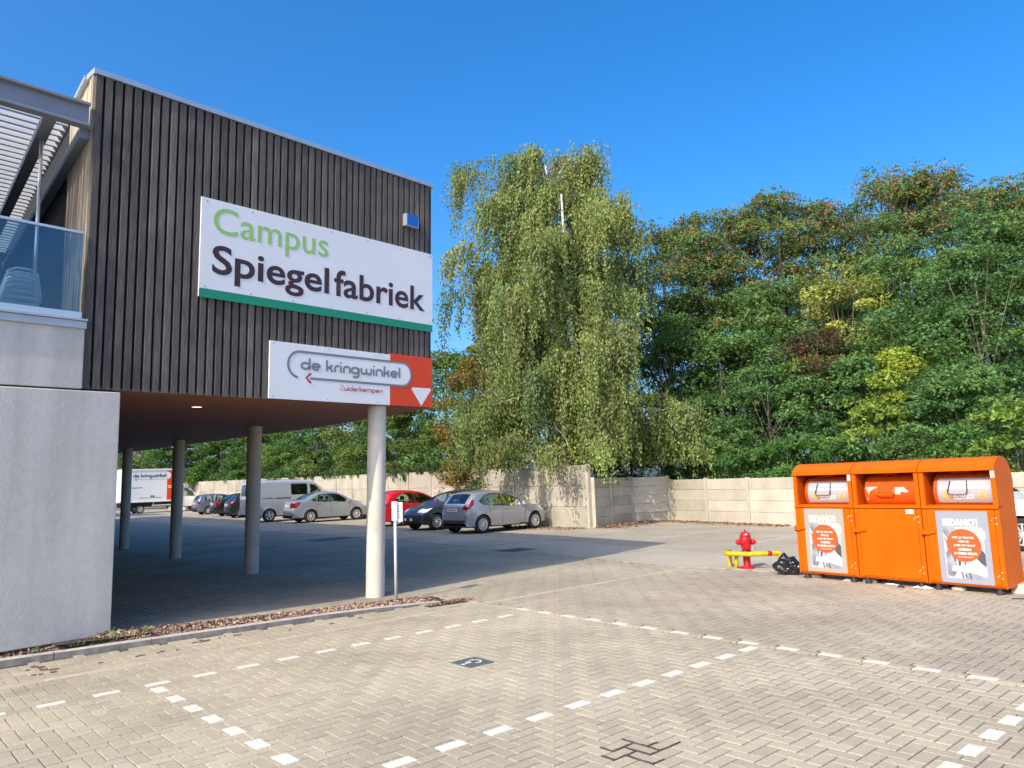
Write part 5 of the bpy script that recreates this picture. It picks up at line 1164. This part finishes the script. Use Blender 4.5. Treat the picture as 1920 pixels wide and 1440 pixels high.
for i, (x, y, h, r_, lab, kw) in enumerate((
        (22.9, 24.6, 5.6, 2.0, "green tree behind the fence above the dark slate hatchback", {}),
        (23.6, 28.6, 8.0, 2.3, "loose green tree rising between the timber front and the birch", {}),
        (24.4, 32.2, 9.2, 2.4, "blue-green tree beside the right edge of the timber front", {}),
        (24.0, 35.5, 6.2, 2.3, "yellow-green tree seen just left of the front column", dict(pal=[(.13, .17, .035), (.09, .14, .03)])),
        (25.0, 39.5, 6.6, 2.5, "green tree above the panel van's roof", {}),
        (25.6, 44.5, 7.0, 2.6, "bushy tree left of the panel van with yellowing leaves", dict(accent=(.32, .24, .05), acc_frac=.2)),
        (26.3, 50.5, 7.2, 2.8, "green tree above the black saloon car", {}),
        (27.0, 56.5, 7.8, 3.0, "green tree between the second and third columns", {}),
        (28.2, 63.5, 8.2, 3.2, "green tree right of the box truck", {}),
        (28.0, 72, 9.0, 3.4, "green tree above the box truck's stripe", dict(pal=[(.08, .16, .035), (.1, .18, .04)])),
        (27.5, 82, 9.8, 3.8, "green tree above the rear of the box truck", {}),
        (29.5, 66, 12.5, 3.6, "tall green tree further back right of the box truck", {}),
        (26.5, 92, 12, 4, "distant green tree left of the box truck", {}),
        (32, 76, 14, 4.5, "tall distant tree behind the box truck", {}),
        (30, 94, 12, 5, "distant green tree at the far end of the yard", {}))):
    pal = kw.pop('pal', MIX); kw.setdefault('frond', False)
    tree("leafy_tree", lab, "tree", x, y, h, r_, .9, int(40 * (r_ / 2.3) ** 1.2), 420, .125 + .0015 * (y - 24), pal, group="trees behind the long fence", cl=.85 + .08 * (r_ - 2), **kw)
tree("autumn_maple", "maple with orange and yellow autumn leaves at the left foot of the birch", "tree", 21.25, 25.9, 7.9, 1.7, 1.6, 52, 300, .12, [(.10, .14, .035), (.13, .15, .035)], accent=(.36, .16, .035), acc_frac=.42, frond=False, cl=.62)
tree("shrub", "low shrub with a few yellow leaves left of the autumn maple", "shrub", 21.9, 26.4, 4.6, 1.7, 1.2, 34, 240, .13, [(.09, .15, .035), (.12, .16, .04)], accent=(.4, .3, .04), acc_frac=.08, frond=False, cl=.65)

# weeping birch
bt = empty("weeping_birch", "tall weeping birch with long hanging twigs in the corner of the fence", "tree", (22.3, 21.7, 0))
mb = MB()
trunk = smooth([(0, 0, -.1), (.1, .05, 3.5), (-.1, .2, 7), (.25, -.1, 10.5), (.0, .1, 13.4), (-.1, .2, 15.2)], 6)
mb.tube(trunk, list(np.linspace(.26, .035, len(trunk))), 10)
for (a, dz) in ((.9, 0), (-2.2, .8)):
    p2 = smooth([(.1, .05, 3.2 + dz), (.1 + 1.2 * math.cos(a), 1.2 * math.sin(a), 6.5 + dz), (.1 + 1.9 * math.cos(a), 1.9 * math.sin(a), 10 + dz), (1.9 * math.cos(a), 2.0 * math.sin(a), 12.2 + dz)], 6)
    mb.tube(p2, list(np.linspace(.14, .03, len(p2))), 8)
pz_ = [2.5, 3.5, 5.5, 8, 10, 12, 13.4, 14.8, 15.8]; pr2 = [3.9, 4.2, 4.0, 3.9, 3.85, 3.6, 3.1, 2.2, 1.0]
SP, SC, SO = [], [], []
boughs = [(rng.uniform(3.6, 15.4), rng.uniform(0, 2 * math.pi), 0) for _ in range(122)] + [(rng.uniform(4.5, 13), rng.uniform(2.6, 5.2), 0) for _ in range(32)] + [(15.2, 2.4, 3.6), (14.4, 2.7, 3.5), (15.7, .4, 1.2), (15.4, 5.2, 1.6), (3.3, -.95, 5.2), (3.0, -1.1, 4.9), (4.4, -.9, 5.0), (3.2, 3.4, 4.6), (3.0, 4.2, 4.4), (2.9, 3.8, 4.0), (11.2, 2.5, 4.0), (9.4, 2.6, 4.1)]
for k, (z, a, fr) in enumerate(boughs):
    rr = fr or np.interp(z, pz_, pr2) * math.sqrt(rng.uniform(.10, 1)) * (1 + .12 * math.sin(3 * a + z))
    tip = np.array([rr * math.cos(a), rr * math.sin(a), z])
    z0 = max(1.9, z - rng.uniform(.9, 2.6)); j = min(int(np.interp(z0, [p.z for p in trunk], range(len(trunk)))), len(trunk) - 1); s0 = np.array(trunk[j])
    mid = (s0 * .45 + tip * .55) + np.array([0, 0, .45 + .08 * rr]); br = smooth([s0, mid, tip, tip + (tip - mid) * np.array([.22, .22, 0]) - np.array([0, 0, .45])], 6)
    mb.tube([tuple(p) for p in br], list(np.linspace(.026, .005, len(br))), 5, mi=1 if k % 8 else 0)
    base_c = np.array([(.20, .26, .085), (.225, .285, .09), (.175, .245, .085), (.235, .28, .09), (.23, .265, .09)][rng.integers(5)]) * rng.uniform(.78, 1.18)
    for s_ in range(int(rng.uniform(36, 54))):
        u = rng.uniform(.28, 1.0) ** .8; i0 = min(int(u * (len(br) - 1)), len(br) - 1); o_ = np.array(br[i0]) + rng.normal(0, .25, 3) * np.array([1, 1, .55])
        if (o_[0] + .8) ** 2 + (o_[1] - 3.5) ** 2 < 2.6 and o_[2] < 8.2 and rng.uniform() < .85: continue
        maxl = max(.35, o_[2] - (2.15 if rng.uniform() < .86 else 1.5)); l_ = min(rng.gamma(3.2, .36) * (1.15 if z < 10 else .9) + .15, maxl); n_ = int(l_ * 27) + 4
        t = np.linspace(0, 1, n_); sw = rng.normal(0, .10, 2); outv = tip[:2] / (np.linalg.norm(tip[:2]) + .01)
        p = np.stack([o_[0] + sw[0] * t + outv[0] * .3 * np.sqrt(t), o_[1] + sw[1] * t + outv[1] * .3 * np.sqrt(t), o_[2] + .15 * np.sin(t * 3) - l_ * t], 1) + rng.normal(0, .06, (n_, 3))
        SP.append(p); c = base_c * rng.uniform(.82, 1.2); cc = np.repeat(c[None], n_, 0) * rng.uniform(.72, 1.3, (n_, 1))
        if rng.uniform() < .035: cc = cc * np.array([1.5, 1.2, .8])
        SC.append(cc); SO.append(np.repeat(np.array([[outv[0], outv[1], .1]]), n_, 0))
SP = np.concatenate(SP); SC = np.concatenate(SC); SO = np.concatenate(SO)
leaves("crown", SP, .108, SC, bt, aspect=.62, out=SO * .8, hang=True, up=.05)
mb.build("trunk", [M['birchbark'], M['bark']], bt, smooth=True)
mb = MB()
for pts, r0 in (([(-1.5, -2.2, 4.9), (-2.1, -2.2, 5.15), (-2.9, -1.6, 5.0), (-3.4, -.6, 4.75), (-3.8, .2, 4.55)], .036), ([(-1.9, -2.4, 4.8), (-2.3, -2.5, 4.4), (-2.45, -2.3, 3.9), (-2.5, -2.1, 3.65), (-2.6, -2.6, 3.3), (-2.7, -2.9, 2.9)], .03), ([(-2.5, -2.1, 3.65), (-2.55, -1.9, 3.3)], .02), ([(-2.9, -1.6, 5.0), (-2.85, -1.5, 5.35), (-2.7, -1.8, 5.45)], .02)):
    p = smooth(pts, 4); mb.tube([tuple(q) for q in p], list(np.linspace(r0, r0 * .35, len(p))), 6)
mb.build("bare_branch", mat("grey_dead_wood", (.34, .32, .29), .9, var=.3, scale=8), bt, smooth=True)
# ivy sprays hanging over the long fence
def ivy(lab, x, y, n_, drop, wd, pal):
    P_, C_ = [], []
    for k in range(n_):
        yy = y + rng.normal(0, wd); l_ = drop * rng.uniform(.3, 1); m_ = int(l_ * 40) + 4; t = np.linspace(0, 1, m_)
        h = 2.3 + .01 * (yy - 18); xx = np.interp(yy, [18.5, 36, 58, 84], [20.22, 22, 24.3, 27])
        P_.append(np.stack([xx - .12 - .05 * np.sin(t * 5) + rng.normal(0, .05, m_), yy + rng.normal(0, .06, m_), h + .12 - l_ * t], 1)); C_.append(np.array(pal)[None] * rng.uniform(.7, 1.3, (m_, 1)))
    o = leaves("hanging_ivy", np.concatenate(P_), .13, np.concatenate(C_), None, hang=True); tag(o, lab, "creeper")
ivy("creeper hanging over the long fence above the silver saloon", 22, 33.8, 16, .8, .9, (.07, .10, .04))
ivy("creeper spray over the long fence left of the panel van", 24, 47.5, 10, .8, .5, (.09, .15, .04))
ivy("creeper fringe on the long fence right of the front column", 21.4, 30.5, 26, .35, 1.6, (.08, .11, .04))
ivy("creeper fringe on the long fence behind the panel van", 22.6, 41.0, 40, .45, 2.6, (.08, .13, .04))
